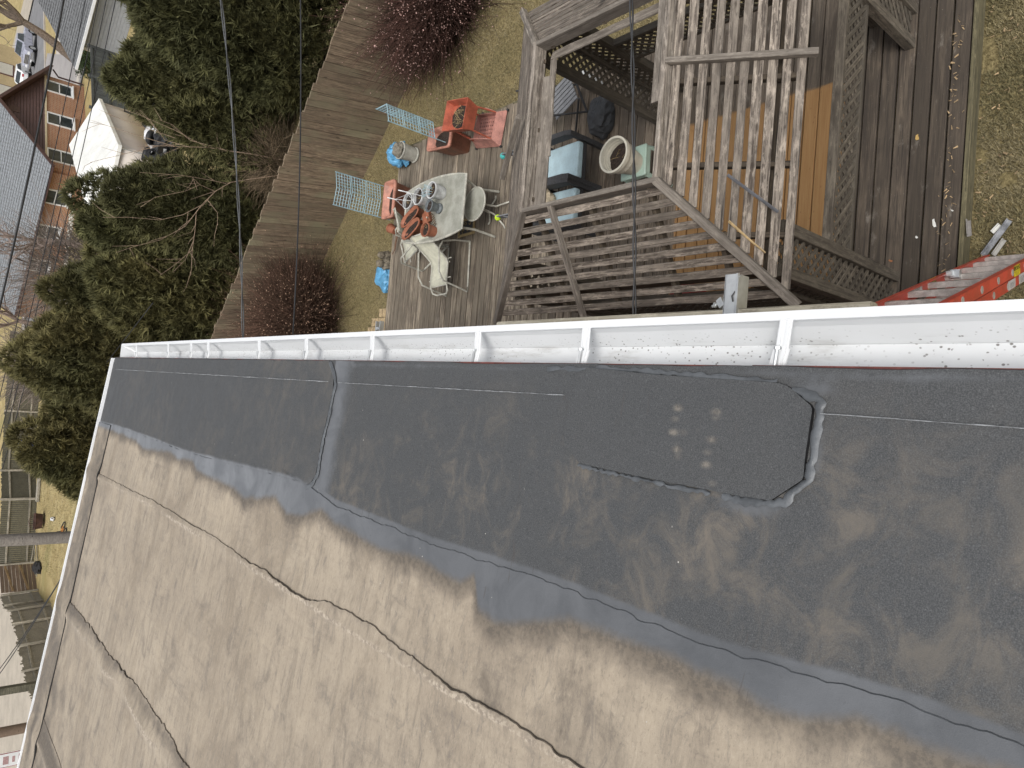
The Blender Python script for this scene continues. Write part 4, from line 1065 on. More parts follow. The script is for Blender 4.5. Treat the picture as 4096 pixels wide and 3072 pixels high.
# ------------------------------------------------------------------ under the gazebo
def wicker_chair(label, loc, rz):
    t = thing('wicker_chair', label, 'armchair', loc, rz, 'charcoal wicker armchairs under the gazebo')
    for s_ in (-1, 1):
        mb = MB(); mb.prism([(-.31, .0), (-.31, .60), (-.22, .635), (.34, .66), (.34, .0), (.29, 0), (.29, .50), (-.26, .50), (-.26, 0)], s_ * .27 - .03, s_ * .27 + .03, 'x')
        mb.build('arm', WICKER, t)
    mb = MB(); mb.box((0, .0, .30), (.48, .56, .06)); mb.build('seat', WICKER, t, bevel=.01)
    mb = MB(); mb.beam((0, .28, .28), (0, .38, .82), .48, .05, (0, 1, 0)); mb.build('backrest', WICKER, t, bevel=.01)
    mb = MB(); mb.box((0, -.02, .385), (.46, .54, .10)); mb.build('cushion', CUSHION, t, bevel=.025, smooth=True)
    return t
wicker_chair('charcoal wicker armchair with empty pale blue cushion, nearer the lawn', (3.10, 6.50, 0), .03)
wc = wicker_chair('charcoal wicker armchair with beige cloth on its pale blue cushion, nearer the house', (2.52, 6.50, 0), .0)
o = blob('folded_cloth', BEIGE, None, (2.60, 6.68, .44), (.36, .34, .34), 2.4, .35, 26, .25, 1.7); tag(o, 'crumpled beige cloth lying on the wicker chair nearer the house', 'cloth')
t = thing('resin_stool', 'pale green plastic stool under the big cream flower pot', 'stool', (2.86, 5.30, 0), .05)
mb = MB(); mb.box((0, 0, .43), (.36, .36, .035)); mb.build('seat', MINT, t, bevel=.015, smooth=True)
for sx in (-1, 1):
    for sy in (-1, 1): mb = MB(); mb.beam((sx * .15, sy * .15, .42), (sx * .20, sy * .20, 0), .05, .03, (sx, sy, 0)); mb.build('leg', MINT, t)
for s_ in (-1, 1): mb = MB(); mb.box((s_ * .165, 0, .39), (.02, .3, .06)); mb.build('apron', MINT, t); mb = MB(); mb.box((0, s_ * .165, .39), (.3, .02, .06)); mb.build('apron', MINT, t)
t = pot('flower_pot', 'big cream flower pot with soil standing on the green stool inside the gazebo', 'flower pot', (2.84, 5.28, .449), .185, .36, CPOT, None, .68, 10, lip=.02, fill=.62)
for q in range(2): mb = MB(); mb.tube([((.175 - .008 * q) * math.cos(a), (.175 - .008 * q) * math.sin(a), .30 - .04 * q) for a in np.linspace(0, 6.283, 29)[:-1]], .004, 5, closed=True); mb.build('ridge', CPOT, t)
t = thing('slatted_chair', 'dark folding chair with grey slats beneath the far gazebo eave', 'chair', (4.0, 6.60, 0), .5)
for i in range(7): mb = MB(); mb.box((-.2 + .062 * i, 0, .42), (.046, .40, .016)); mb.build('seat_slat', GREYPL, t)
for i in range(6): mb = MB(); mb.beam((-.2 + .07 * i, .24, .46), (-.2 + .07 * i, .34, .80), .05, .014, (0, 1, 0)); mb.build('back_slat', GREYPL, t)
for s_ in (-1, 1):
    mb = MB(); mb.tube([(s_ * .24, -.2, .0), (s_ * .24, .36, .84)], .014, 6); mb.build('leg', DARKMET, t)
    mb = MB(); mb.tube([(s_ * .26, .3, .0), (s_ * .26, -.22, .43)], .014, 6); mb.build('leg', DARKMET, t)
mb = MB(); mb.tube([(-.24, -.1, .16), (.24, -.1, .16)], .016, 6); mb.build('crossbar', DARKMET, t)
t = thing('white_jar', 'ribbed white jar standing next to the dark slatted chair', 'jar', (4.22, 6.38, 0))
mb = MB(); mb.lathe([(.08, 0)] + [(.09 + .004 * (k % 2), .02 + .03 * k) for k in range(12)] + [(.06, .39), (.0001, .39)], 20); mb.build('shell', WPOT, t, smooth=True)
o = blob('grill_cover', TARP, None, (3.72, 6.16, 0), (.55, .34, .42), 6.6, .35, 24, .3, 1.4); tag(o, 'charcoal grey cloth cover heaped beside the slatted chair', 'cover')
o = blob('grill_cover', TARP, None, (4.05, 7.02, .3), (.6, .3, .4), 1.6, .3, 20, .3, 1.2); tag(o, 'grey cloth draped under the far gazebo eave behind the slatted chair', 'cover')
# red toy bricks seen through the near roof
t = thing('red_stool', 'small red stool glimpsed through the gazebo roof slats near the house', 'stool', (1.38, 4.62, 0))
REDP = plain('red_paint', (.34, .03, .03), .5, .2)
mb = MB(); mb.box((0, 0, .30), (.16, .24, .03)); mb.build('seat', REDP, t)
for s_ in (-1, 1): mb = MB(); mb.box((0, s_ * .1, .14), (.14, .03, .28)); mb.build('leg', REDP, t)
# balls on dark arms at the far eave
def ball_arm(label, x, m, z=1.9):
    t = thing('eave_arm', label, 'bracket', (x, 5.45, z))
    mb = MB(); mb.beam((0, -.25, .03), (0.02, .36, 0), .012, .085, (0, 0, 1)); mb.build('arm', GREYPL, t)
    mb = MB(); mb.beam((-.12, -.25, .03), (0.02, .30, -.01), .012, .06, (0, 0, 1)); mb.build('brace', GREYPL, t)
    mb = MB(); mb.lathe([(.0001, -.034)] + [(.034 * math.cos(a), .034 * math.sin(a)) for a in np.linspace(-1.3, 1.3, 9)] + [(.0001, .034)], 16, (0.02, .385, 0)); mb.build('ball', m, t, smooth=True)
ball_arm('grey eave bracket tipped with a teal ball on the far side of the gazebo', 2.60, plain('teal_ball', (.06, .42, .40), .6, .1))
ball_arm('grey eave bracket tipped with a yellow tennis ball on the far side of gazebo', 1.94, plain('tennis_ball', (.55, .78, .03), .9, .1, 40))
# loose sticks on the roof
o = board('loose_lath', (1.68, 2.75, 2.39), (1.44, 2.49, 2.16), .022, .012, plain('grey_lath', (.115, .118, .13), .8, .2), None, (-.5, 0, 1), seg=1); tag(o, 'dark grey lath lying loose across the gazebo roof slats', 'lath')
o = board('splinter', (1.40, 2.80, 2.26), (1.18, 2.58, 2.13), .014, .010, plain('fresh_splinter', (.50, .36, .18), .8, .25), None, (-.5, 0, 1), seg=3, jit=.003); tag(o, 'pale fresh wood splinter resting on the gazebo roof near the hip', 'splinter')
# scraps on near deck and lawn
SCRAP = plain('white_scrap', (.68, .68, .64), .7, .1)
def chip(x, y, z, l, w, a, m, lab, cat='scrap'):
    mb = MB(); k = [(-.5, -.4), (-.1, -.5), (.2, -.35), (.5, -.45), (.45, .2), (.1, .35), (-.2, .5), (-.48, .3)]
    mb.prism([(p * l, q * w) for p, q in k], 0, .004, 'z'); o = mb.build('scrap', m, None, (x, y, z)); o.rotation_euler = (.05, .04, a); tag(o, lab, cat)
chip(1.84, 2.29, .002, .075, .025, .3, SCRAP, 'long white flake lying on the dark near deck boards')
chip(1.735, 2.42, .002, .022, .018, .8, SCRAP, 'small square white flake on the deck above the ladder')
chip(2.62, 2.47, .002, .05, .03, .2, plain('yellow_leaf', (.55, .36, .12), .8), 'yellow leaf alone on the dark deck boards by the lattice', 'leaf')
chip(1.55, 2.62, .002, .035, .018, 1.2, plain('orange_leaf', (.42, .17, .07), .8), 'orange leaf on the deck beside the near gazebo post', 'leaf')
chip(1.93, 2.16, .002, .03, .010, .9, SCRAP, 'thin white flake at the rotten near deck edge')
def strip(name, pts, w, m, lab, cat):
    mb = MB(); mb.beam(pts[0], pts[1], w, .006, (0, .1, 1)); mb.beam(Vector(pts[0]) + Vector((.012, .01, .012)), Vector(pts[1]) + Vector((.012, .01, .012)), .006, .024, (0, 0, 1)); o = mb.build(name, m, None); tag(o, lab, cat)
strip('gutter_scrap', ((1.83, 1.79, -.16), (1.56, 1.96, -.16)), .05, plain('dirty_trim', (.30, .31, .33), .5, .35, 14), 'bent grey gutter offcut on the grass at the ladder', 'trim piece')
strip('gutter_scrap', ((1.80, 1.85, -.16), (1.74, 1.90, -.16)), .022, SCRAP, 'short white trim offcut beside the bent grey gutter piece', 'trim piece')
strip('gutter_scrap', ((1.67, 1.81, -.15), (1.55, 1.88, -.15)), .03, plain('pale_trim', (.42, .41, .38), .6, .2), 'pale curled trim offcut under the ladder end', 'trim piece')
strip('downspout_strap', ((1.82, 2.03, .012), (1.69, 2.015, .012)), .035, plain('grey_strap', (.25, .235, .22), .7, .2), 'grey metal strap lying across the mossy deck fascia', 'strap')
LITTER = plain('pale_litter', (.42, .30, .17), .9, .35)
mb = MB(); rnd = random.Random(4)
for i in range(420):
    if i < 170: x, y, z = rnd.uniform(1.2, 3.7), rnd.uniform(1.35, 2.04), -.165
    elif i < 240: x, y, z = rnd.uniform(1.3, 3.6), rnd.gauss(2.2, .03), .003
    else:
        q = rnd.uniform(-3.5, 5.5); p = f0 + fd * q - nf * abs(rnd.gauss(0, .3)); x, y, z = p.x, p.y, -.17
    a, l = rnd.uniform(0, 6.28), rnd.uniform(.012, .04); w = l * rnd.uniform(.12, .5)
    c, s_ = math.cos(a), math.sin(a)
    mb.add([(x + c * l * p_ - s_ * w * q_, y + s_ * l * p_ + c * w * q_, z + rnd.uniform(0, .012)) for p_, q_ in ((-.5, -.4), (.5, -.3), (.55, .2), (-.4, .5))], [(0, 1, 2, 3)])
tag(mb.build('leaf_litter', LITTER, None), 'scattered dead leaves and wood crumbs on deck edge and lawn', 'leaf litter', kind='stuff')
# brick pavers beside the deck
pav = thing('paver_pad', 'curved pad of tan brick pavers at the far deck corner by the gutter', 'paving', (1.02, 12.1, -.2))
PAV = plain('tan_paver', (.44, .33, .19), .9, .3, 20, bump=.3)
for i in range(9):
    for j in range(7):
        r_ = math.hypot(i * .17, j * .13)
        if r_ > .92: continue
        mb = MB(); mb.box((i * .17 - .35, j * .125 - .62, .018 + .004 * random.random()), (.158, .112, .05), random.uniform(-.05, .05)); mb.build('paver', PAV, pav, bevel=.008)
# service cables to the house
def cable(label, pts, r, m, strands=1, sag=.06):
    k = 24; P = [Vector(p) for p in pts]; mb = MB(); path = []
    for i in range(k + 1):
        t = i / k; p = P[0].lerp(P[1], t); p.z -= sag * 4 * t * (1 - t); path.append(p)
    for s_ in range(strands):
        mb = MB(); mb.tube([p + Vector((0, r * 1.6 * math.cos(i * .9 + 3.14 * s_), r * 1.6 * math.sin(i * .9 + 3.14 * s_))) if strands > 1 else p for i, p in enumerate(path)], r, 6)
        if s_ == 0: root = thing('service_cable', label, 'cable', path[0])
        mb.V = [v - path[0] for v in mb.V]; mb.build('strand', m, root, smooth=True)
CABLE = plain('black_cable', (.02, .021, .024), .5, .2)
cable('black twin service cable crossing over the gazebo roof to the house', ((.33, 1.60, 4.60), (1.75, 1.67, 4.72)), .0032, CABLE, 2, .01)
cable('twisted steel service cable passing in front of the evergreens to the gutter', ((.30, 5.40, 4.58), (3.4, 5.65, 5.02)), .0045, plain('steel_cable', (.10, .105, .11), .5, .3), 2, .05)
cable('thin single cable running over the fence to the gutter', ((.28, 4.03, 4.78), (2.8, 4.12, 4.95)), .0045, CABLE, 1, .03)
# ------------------------------------------------------------------ vegetation
def leaf_material(name, rough=.75):
    s = NT(name)
    c = s.attr('Col')
    n = s.noise(s.pos(), 3.0, 3)
    col = s.mix(s.ramp(n, .3, .7, 0, .35), c, (.02, .025, .012))
    s.inp(s.b.inputs['Transmission Weight'], 0.0)
    return s.done(col, rough, spec=.25)
LEAFM = leaf_material('evergreen_spray')
BARK = plain('bark', (.10, .075, .055), .95, .4, 18, bump=.8)
TWIGM = leaf_material('twig_bark', .9)

def conifer(label, x, y, r, top, seed, warm=0.5, N=8200, plumes=11, dens=2.3):
    N = int(N * dens)
    """upright feathery evergreen: plumes of flat sprays pointing up and out"""
    g = np.random.default_rng(seed)
    z0 = float(gz(np.array(x), np.array(y)))
    h = top - z0
    t = thing('evergreen_tree', label, 'tree', (x, y, z0), 0, 'evergreens behind the board fence')
    # plume axes
    pa = g.uniform(0, 2 * np.pi, plumes); pr = r * .62 * np.sqrt(g.random(plumes)); pr[0] = 0
    ph = h * (1 - .25 * (pr / r) ** 1.3) * g.uniform(.80, 1.0, plumes); ph[0] = h
    pw = r * g.uniform(.40, .58, plumes)
    ptone = g.uniform(.7, 1.25, plumes)
    k = g.integers(0, plumes, N)
    tz_ = g.random(N) ** .8
    zz = ph[k] * (.04 + .96 * tz_)
    prof = np.sin(np.pi * np.clip(.10 + .90 * tz_, 0, 1) ** .85) ** .5
    a = g.uniform(0, 2 * np.pi, N); q = pw[k] * prof * (1 - .5 * g.random(N) ** 2.2) * (.86 + .3 * vnoise(a * 2.1 + k * 3, zz * 2.3))
    P = np.stack([pr[k] * np.cos(pa[k]) * (.8 + .25 * tz_) + q * np.cos(a), pr[k] * np.sin(pa[k]) * (.8 + .25 * tz_) + q * np.sin(a), zz], 1)
    out = np.stack([np.cos(a), np.sin(a), np.full(N, .55) + g.random(N) * .7], 1) + g.normal(0, .28, (N, 3))
    out /= np.linalg.norm(out, axis=1)[:, None]
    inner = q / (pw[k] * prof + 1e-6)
    # each spray: 6 thin blades in a fan
    B = 9
    L = g.uniform(.11, .25, N)[:, None] * np.linspace(.6, 1.0, B)[None] * (.85 + .3 * g.random((N, B)))
    side = np.cross(out, g.normal(0, 1, (N, 3))); side /= np.linalg.norm(side, axis=1)[:, None] + 1e-9
    up2 = np.cross(out, side)
    ang = (np.linspace(-.8, .8, B)[None] + g.normal(0, .16, (N, B)))
    d = out[:, None] * np.cos(ang)[..., None] + side[:, None] * np.sin(ang)[..., None] + up2[:, None] * g.normal(0, .30, (N, B, 1))
    base = P[:, None] + d * .015
    tip = P[:, None] + d * L[..., None]
    w = np.cross(d, up2[:, None] + g.normal(0, .4, (N, B, 3))); w /= np.linalg.norm(w, axis=2)[..., None] + 1e-9
    ww = (L * .075)[..., None]
    V = np.stack([base - w * ww, base + w * ww, tip], 2).reshape(-1, 3)
    F = np.arange(N * B * 3).reshape(-1, 3)
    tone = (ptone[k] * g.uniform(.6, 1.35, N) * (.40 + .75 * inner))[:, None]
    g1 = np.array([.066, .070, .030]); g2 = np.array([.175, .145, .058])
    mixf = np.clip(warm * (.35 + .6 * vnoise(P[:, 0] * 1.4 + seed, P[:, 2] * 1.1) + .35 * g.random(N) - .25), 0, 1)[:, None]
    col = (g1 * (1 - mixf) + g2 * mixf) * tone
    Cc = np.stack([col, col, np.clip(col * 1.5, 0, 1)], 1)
    Cc = np.repeat(Cc[:, None], B, 1).reshape(-1, 3)
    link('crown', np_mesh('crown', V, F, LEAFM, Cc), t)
    mb = MB()
    for j in range(min(plumes, 6)):
        b = Vector((pr[j] * .6 * math.cos(pa[j]), pr[j] * .6 * math.sin(pa[j]), ph[j] * .8))
        mb.tube([(b.x * .15, b.y * .15, -.1), (b.x * .5, b.y * .5, ph[j] * .35), b], [.09, .06, .015], 6)
    mb.build('trunk', BARK, t, smooth=True)
    return t
conifer('broad dark evergreen at the top of the picture beside the grey garage', 7.9, 15.8, 2.1, 4.3, 11, .3, 9500, 12)
conifer('evergreen whose foliage hangs over the board fence near the upper brown bush', 9.5, 14.2, 1.9, 4.2, 12, .35, 8500, 10)
conifer('dark evergreen beside the bare shrub and the white canopy tent', 6.35, 17.5, 1.6, 3.75, 13, .35, 7800, 10)
conifer('dark rounded evergreen between the bare shrub and the taller olive evergreens', 3.9, 18.6, 1.85, 4.1, 14, .35, 9200, 11)
conifer('olive evergreen in front of the brick house, first of the lower row', 1.75, 19.3, 1.8, 4.3, 15, .7, 9500, 12)
conifer('tallest olive evergreen just above the end of the white gutter', .1, 20.2, 1.95, 4.8, 16, .75, 10500, 13)
conifer('last olive evergreen, next to the yellow lawn with the soccer ball', -1.75, 20.8, 1.75, 4.45, 17, .8, 9500, 12)

def twig_mass(name, label, cat, loc, rad, h, seed, N, col, berry=None, spread=1.0, parts=True, r0=.006, group=None):
    """dense twiggy shrub: real thin stems, three-sided, that fork outwards"""
    g = np.random.default_rng(seed)
    t = thing(name, label, cat, loc, 0, group)
    S = 5
    a = g.uniform(0, 2 * np.pi, N); q = rad * .55 * np.sqrt(g.random(N))
    st = np.stack([q * np.cos(a), q * np.sin(a), h * .75 * g.random(N) ** 1.5 * (1 - .5 * q / rad)], 1)
    d = np.stack([np.cos(a) * spread * (.4 + q / rad), np.sin(a) * spread * (.4 + q / rad), .5 + .8 * g.random(N)], 1) + g.normal(0, .42, (N, 3))
    d /= np.linalg.norm(d, axis=1)[:, None]
    L = rad * g.uniform(.28, .75, N)
    bend = g.normal(0, .35, (N, 3)); bend[:, 2] -= .28
    tt = np.linspace(0, 1, S)
    path = st[:, None] + (d[:, None] * tt[None, :, None] + bend[:, None] * (tt ** 2)[None, :, None] * .5) * L[:, None, None] + g.normal(0, .012, (N, S, 3))
    path[..., 2] = np.maximum(path[..., 2], .02)
    u = np.cross(d, [0.3, .2, 1.0]); u /= np.linalg.norm(u, axis=1)[:, None]; v = np.cross(d, u)
    rr = (r0 * g.uniform(.6, 1.3, N))[:, None] * (1 - .75 * tt)[None]
    V = []
    for k in range(3):
        an = 2 * np.pi * k / 3
        V.append(path + (u[:, None] * np.cos(an) + v[:, None] * np.sin(an)) * rr[..., None])
    V = np.stack(V, 2).reshape(-1, 3)
    idx = np.arange(N * S * 3).reshape(N, S, 3); F = []
    for k in range(3):
        k2 = (k + 1) % 3
        F.append(np.stack([idx[:, :-1, k], idx[:, :-1, k2], idx[:, 1:, k2], idx[:, 1:, k]], -1).reshape(-1, 4))
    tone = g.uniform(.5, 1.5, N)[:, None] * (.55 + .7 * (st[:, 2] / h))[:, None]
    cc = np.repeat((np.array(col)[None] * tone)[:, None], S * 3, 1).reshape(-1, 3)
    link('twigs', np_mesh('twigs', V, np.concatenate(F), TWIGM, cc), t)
    if berry:
        nb_, bc = berry
        pick = g.integers(0, N, nb_); pos = path[pick, g.integers(2, S, nb_)] + g.normal(0, .012, (nb_, 3))
        o_ = np.array([[1, 0, 0], [-1, 0, 0], [0, 1, 0], [0, -1, 0], [0, 0, 1], [0, 0, -1]], float) * .0115
        Vb = (pos[:, None] + o_[None] * g.uniform(.6, 1.3, (nb_, 1, 1))).reshape(-1, 3)
        fb = np.array([[0, 2, 4], [2, 1, 4], [1, 3, 4], [3, 0, 4], [2, 0, 5], [1, 2, 5], [3, 1, 5], [0, 3, 5]])
        Fb = (np.arange(nb_)[:, None, None] * 6 + fb[None]).reshape(-1, 3)
        cb = np.repeat(np.array(bc)[None] * g.uniform(.4, 1.3, (nb_, 1)), 6, 0)
        o = link('berries', np_mesh('berries', Vb, Fb, TWIGM, cb), t); o['kind'] = 'stuff'
    return t
twig_mass('barberry_bush', 'dense dark reddish brown leafless bush with pale berries, upper one by the lawn', 'bush', (7.05, 10.35, -.2), 1.75, 1.35, 21, 9500, (.125, .062, .050), (5200, (.62, .40, .35)))
twig_mass('barberry_bush', 'reddish brown leafless bush against the fence just above the gutter', 'bush', (1.3, 14.4, -.2), 1.7, 1.6, 22, 7000, (.150, .085, .060), (3400, (.50, .33, .23)))
twig_mass('barberry_bush', 'small wing of brown leafless twigs at the fence foot nearest the gutter', 'bush', (.2, 15.9, -.2), 1.2, 1.3, 23, 4200, (.155, .090, .064), (1200, (.38, .24, .16)))
twig_mass('bare_shrub', 'tan bare shrub tangled behind the fence between two dark evergreens', 'shrub', (5.2, 16.6, -.25), 1.15, 1.5, 24, 1700, (.23, .17, .11), None, 1.0, r0=.007)

def bare_tree(name, label, loc, trunk, seed, depth=4, spread=.55, col=(.17, .125, .09), n0=3, twigs_=True):
    """trunk: list of (point, radius); limbs fork recursively; trunk and limbs real tubes"""
    rnd = random.Random(seed); t = thing(name, label, 'tree', loc)
    m = plain(name + '_bark%d' % seed, col, .9, .35, 10)
    mb = MB(); mb.tube([p for p, _ in trunk], [r for _, r in trunk], 8); mb.build('trunk', m, t, smooth=True)
    lb = MB()
    def grow(p, d, L, r, k):
        pts = [p]; rs = [r]; q = p.copy(); dd = d.copy()
        for i in range(3):
            dd = (dd + Vector((rnd.gauss(0, .16), rnd.gauss(0, .16), rnd.gauss(.03, .12)))).normalized(); q = q + dd * L / 3; pts.append(q.copy()); rs.append(r * (1 - .2 * (i + 1)))
        lb.tube(pts, rs, 5 if k > 1 else 3)
        if k > 0:
            for i in range(rnd.choice((2, 3, 3))):
                b = pts[rnd.choice((1, 2, 3, 3))]; nd = (dd + Vector((rnd.gauss(0, spread), rnd.gauss(0, spread), rnd.gauss(.12, spread)))).normalized()
                grow(b, nd, L * rnd.uniform(.55, .85), r * .55, k - 1)
    top, r = Vector(trunk[-1][0]), trunk[-1][1]
    dirn = (Vector(trunk[-1][0]) - Vector(trunk[-2][0])).normalized()
    for i in range(n0):
        d = (dirn + Vector((rnd.gauss(0, .5), rnd.gauss(0, .5), rnd.gauss(.1, .4)))).normalized(); grow(top, d, (top - Vector(trunk[0][0])).length * rnd.uniform(.45, .7), r * .75, depth)
    o = lb.build('limbs', m, t)
    return t
# saplings rooted behind the fence: each limb a tapered tube through its own points
SA = [[[4.82, 15.99, 0.34], [4.53, 15.86, 1.0], [4.31, 15.82, 1.48], [4.03, 15.79, 1.78], [3.67, 15.78, 2.03], [3.37, 15.74, 2.39], [3.17, 15.78, 2.8], [3.08, 15.7, 3.36], [2.97, 15.72, 3.83]], [[3.67, 15.78, 2.03], [3.15, 15.79, 2.31], [2.76, 15.76, 2.77], [2.53, 15.7, 3.22], [2.34, 15.73, 3.54]], [[3.5, 15.82, 2.11], [3.12, 15.79, 2.11], [2.69, 15.77, 2.13], [2.31, 15.73, 2.45], [2.05, 15.77, 2.7]], [[2.92, 15.83, 2.1], [2.46, 15.81, 2.24], [2.15, 15.75, 2.47]], [[2.76, 15.86, 2.11], [2.28, 15.84, 2.09], [1.89, 15.79, 2.17]], [[4.03, 15.79, 1.78], [4.06, 15.68, 2.13], [3.84, 15.64, 2.42], [3.56, 15.6, 2.98], [3.31, 15.65, 3.21]], [[4.27, 15.84, 1.56], [4.23, 15.74, 1.92], [4.15, 15.66, 2.54], [3.98, 15.6, 3.29]], [[4.06, 15.68, 2.13], [4.14, 15.56, 2.32], [3.92, 15.61, 2.19]], [[3.8, 15.75, 1.93], [3.57, 15.7, 1.72], [3.32, 15.75, 1.68]]]
SB = [[[5.24, 16.17, 0.25], [5.23, 16.39, 0.93], [5.17, 16.62, 1.79], [5.03, 16.76, 2.42], [4.92, 16.9, 2.98]], [[5.17, 16.62, 1.79], [5.38, 16.76, 2.45], [5.5, 16.82, 3.15], [5.55, 16.91, 3.7]], [[5.03, 16.76, 2.42], [5.07, 16.86, 3.1], [5.12, 16.94, 3.75], [5.12, 17.05, 4.01]], [[4.99, 16.88, 2.69], [4.72, 17.06, 3.22], [4.45, 17.24, 3.73], [4.35, 17.26, 3.9]], [[5.1, 16.74, 2.12], [5.13, 16.84, 2.61], [5.46, 16.84, 2.94], [5.6, 16.79, 3.16]], [[5.23, 16.81, 2.42], [5.29, 16.89, 3.11], [5.37, 16.97, 3.72]], [[5.19, 16.5, 1.45], [5.21, 16.6, 2.17], [5.44, 16.63, 2.54], [5.46, 16.63, 2.8]]]

SAPM = plain('sapling_bark', (.36, .26, .18), .85, .3, 12)
def sapling(label, limbs, r0, seed):
    rnd = random.Random(seed); base = Vector(limbs[0][0]); root = Vector((base.x + .15, base.y + .1, -.35)); t = thing('sapling', label, 'tree', root)
    for i, l in enumerate(limbs):
        pts = [Vector(p) for p in l]; k = len(pts); r = r0 if i == 0 else r0 * .55
        if i == 0: pts = [root] + pts; k += 1
        mb = MB(); mb.tube([p - root for p in pts], [max(.004, r * (1 - .85 * j / (k - 1))) for j in range(k)], 6); lo = mb.build('trunk' if i == 0 else 'limb', SAPM, t, smooth=True)
        for j in range(1, k):
            for q in range(1):
                f = rnd.random(); a_ = pts[j - 1].lerp(pts[j], f); d = (pts[j] - pts[j - 1]).normalized(); d = (d + Vector((rnd.gauss(0, .6), rnd.gauss(0, .35), rnd.gauss(.1, .6)))).normalized() * rnd.uniform(.2, .55)
                if j == 1 and i == 0: continue
                mb = MB(); mb.tube([a_ - root, a_ + d * .5 + Vector((0, 0, rnd.gauss(0, .03))) - root, a_ + d - root], [.005, .004, .002], 4); mb.build('shoot', SAPM, t)
sapling('orange brown bare sapling spreading its limbs before the dark rounded evergreen', SA, .014, 3)
sapling('bare sapling whose thin shoots rise before the white tent', SB, .013, 4)
bare_tree('bare_tree', 'pale bare tree crowding in front of the brick house roof at left edge', (5.8, 40.0, -.4), [(Vector((0, 0, 0)), .2), (Vector((.2, 0, 1.4)), .16), (Vector((.1, .3, 2.4)), .12)], 33, 5, .6, (.27, .21, .18), 5)
bare_tree('bare_tree', 'bare brown tree at the left edge behind the olive evergreens', (2.2, 42.0, -.2), [(Vector((0, 0, 0)), .18), (Vector((-.2, 0, 1.6)), .14), (Vector((-.1, .3, 2.6)), .10)], 34, 5, .6, (.23, .17, .14), 5)
bare_tree('bare_tree', 'thick bare street tree leaning across the parked cars', (24.2, 65.5, -1.7), [(Vector((0, 0, 0)), .42), (Vector((.5, -.2, 1.2)), .36), (Vector((1.0, -.4, 2.4)), .30), (Vector((1.35, -.5, 3.6)), .26)], 35, 4, .6, (.20, .155, .12), 5)

twig_mass('bare_thicket', 'grey brown thicket of bare twigs covering the side of the brick house', 'shrub', (4.6, 41.0, -.5), 3.4, 4.2, 25, 1300, (.30, .25, .22), None, .9, r0=.017)
twig_mass('bare_thicket', 'lower grey brown thicket at the left edge above the board fence', 'shrub', (.2, 44.0, -.3), 3.2, 4.0, 26, 1100, (.29, .24, .205), None, .9, r0=.018)
# grass blades
def grass(name, regions, seed):
    g = np.random.default_rng(seed); Vs, Cs = [], []
    for (x0, x1, y0, y1, n, hh, tone, test) in regions:
        x, y = g.uniform(x0, x1, n), g.uniform(y0, y1, n)
        keep = vnoise(x * 5 + 3, y * 5) > .18
        if test is not None: keep &= test(x, y)
        x, y = x[keep], y[keep]; n = len(x)
        z = gz(x, y) + .0
        a = g.uniform(0, 6.283, n); ln = g.uniform(.35, 1.0, n) * hh; tilt = g.uniform(.35, 1.35, n)
        b = np.stack([x, y, z], 1)
        d = np.stack([np.cos(a) * np.sin(tilt), np.sin(a) * np.sin(tilt), np.cos(tilt)], 1) * ln[:, None]
        s_ = np.stack([-np.sin(a), np.cos(a), 0 * a], 1) * (.0022 * hh / .05 + .0012)
        Vs.append(np.stack([b - s_, b + s_, b + d * .6 + s_ * .7 + [0, 0, .004], b + d], 1).reshape(-1, 3))
        gm = np.clip(.5 + 1.6 * (vnoise(x * 1.7 + 20, y * 1.7) - .5) + g.normal(0, .25, n), 0, 1)[:, None]
        c = (np.array([.335, .28, .165]) * (1 - gm) + np.array([.22, .188, .096]) * gm) * g.uniform(.5, 1.3, (n, 1)) * tone
        Cs.append(np.repeat(c[:, None], 4, 1).reshape(-1, 3))
    V, Cc = np.concatenate(Vs), np.concatenate(Cs)
    i = np.arange(len(V) // 4) * 4
    F = np.concatenate([np.stack([i, i + 1, i + 2], 1), np.stack([i, i + 2, i + 3], 1)])
    o = link(name, np_mesh(name, V, F, TWIGM, Cc)); tag(o, 'short matted winter grass on the lawns around the deck', 'grass', kind='stuff')
fence_side = lambda x, y: ((x - f0.x) * nf.x + (y - f0.y) * nf.y) < -.02
grass('lawn_grass', [(.6, 4.2, .9, 2.05, 42000, .055, 1.0, None), (4.5, 9.2, 3.5, 12.6, 85000, .05, .95, fence_side), (.2, 4.5, 11.32, 16.5, 52000, .05, .95, fence_side), (-11, -1, 26, 50, 60000, .09, 1.25, None)], 41)

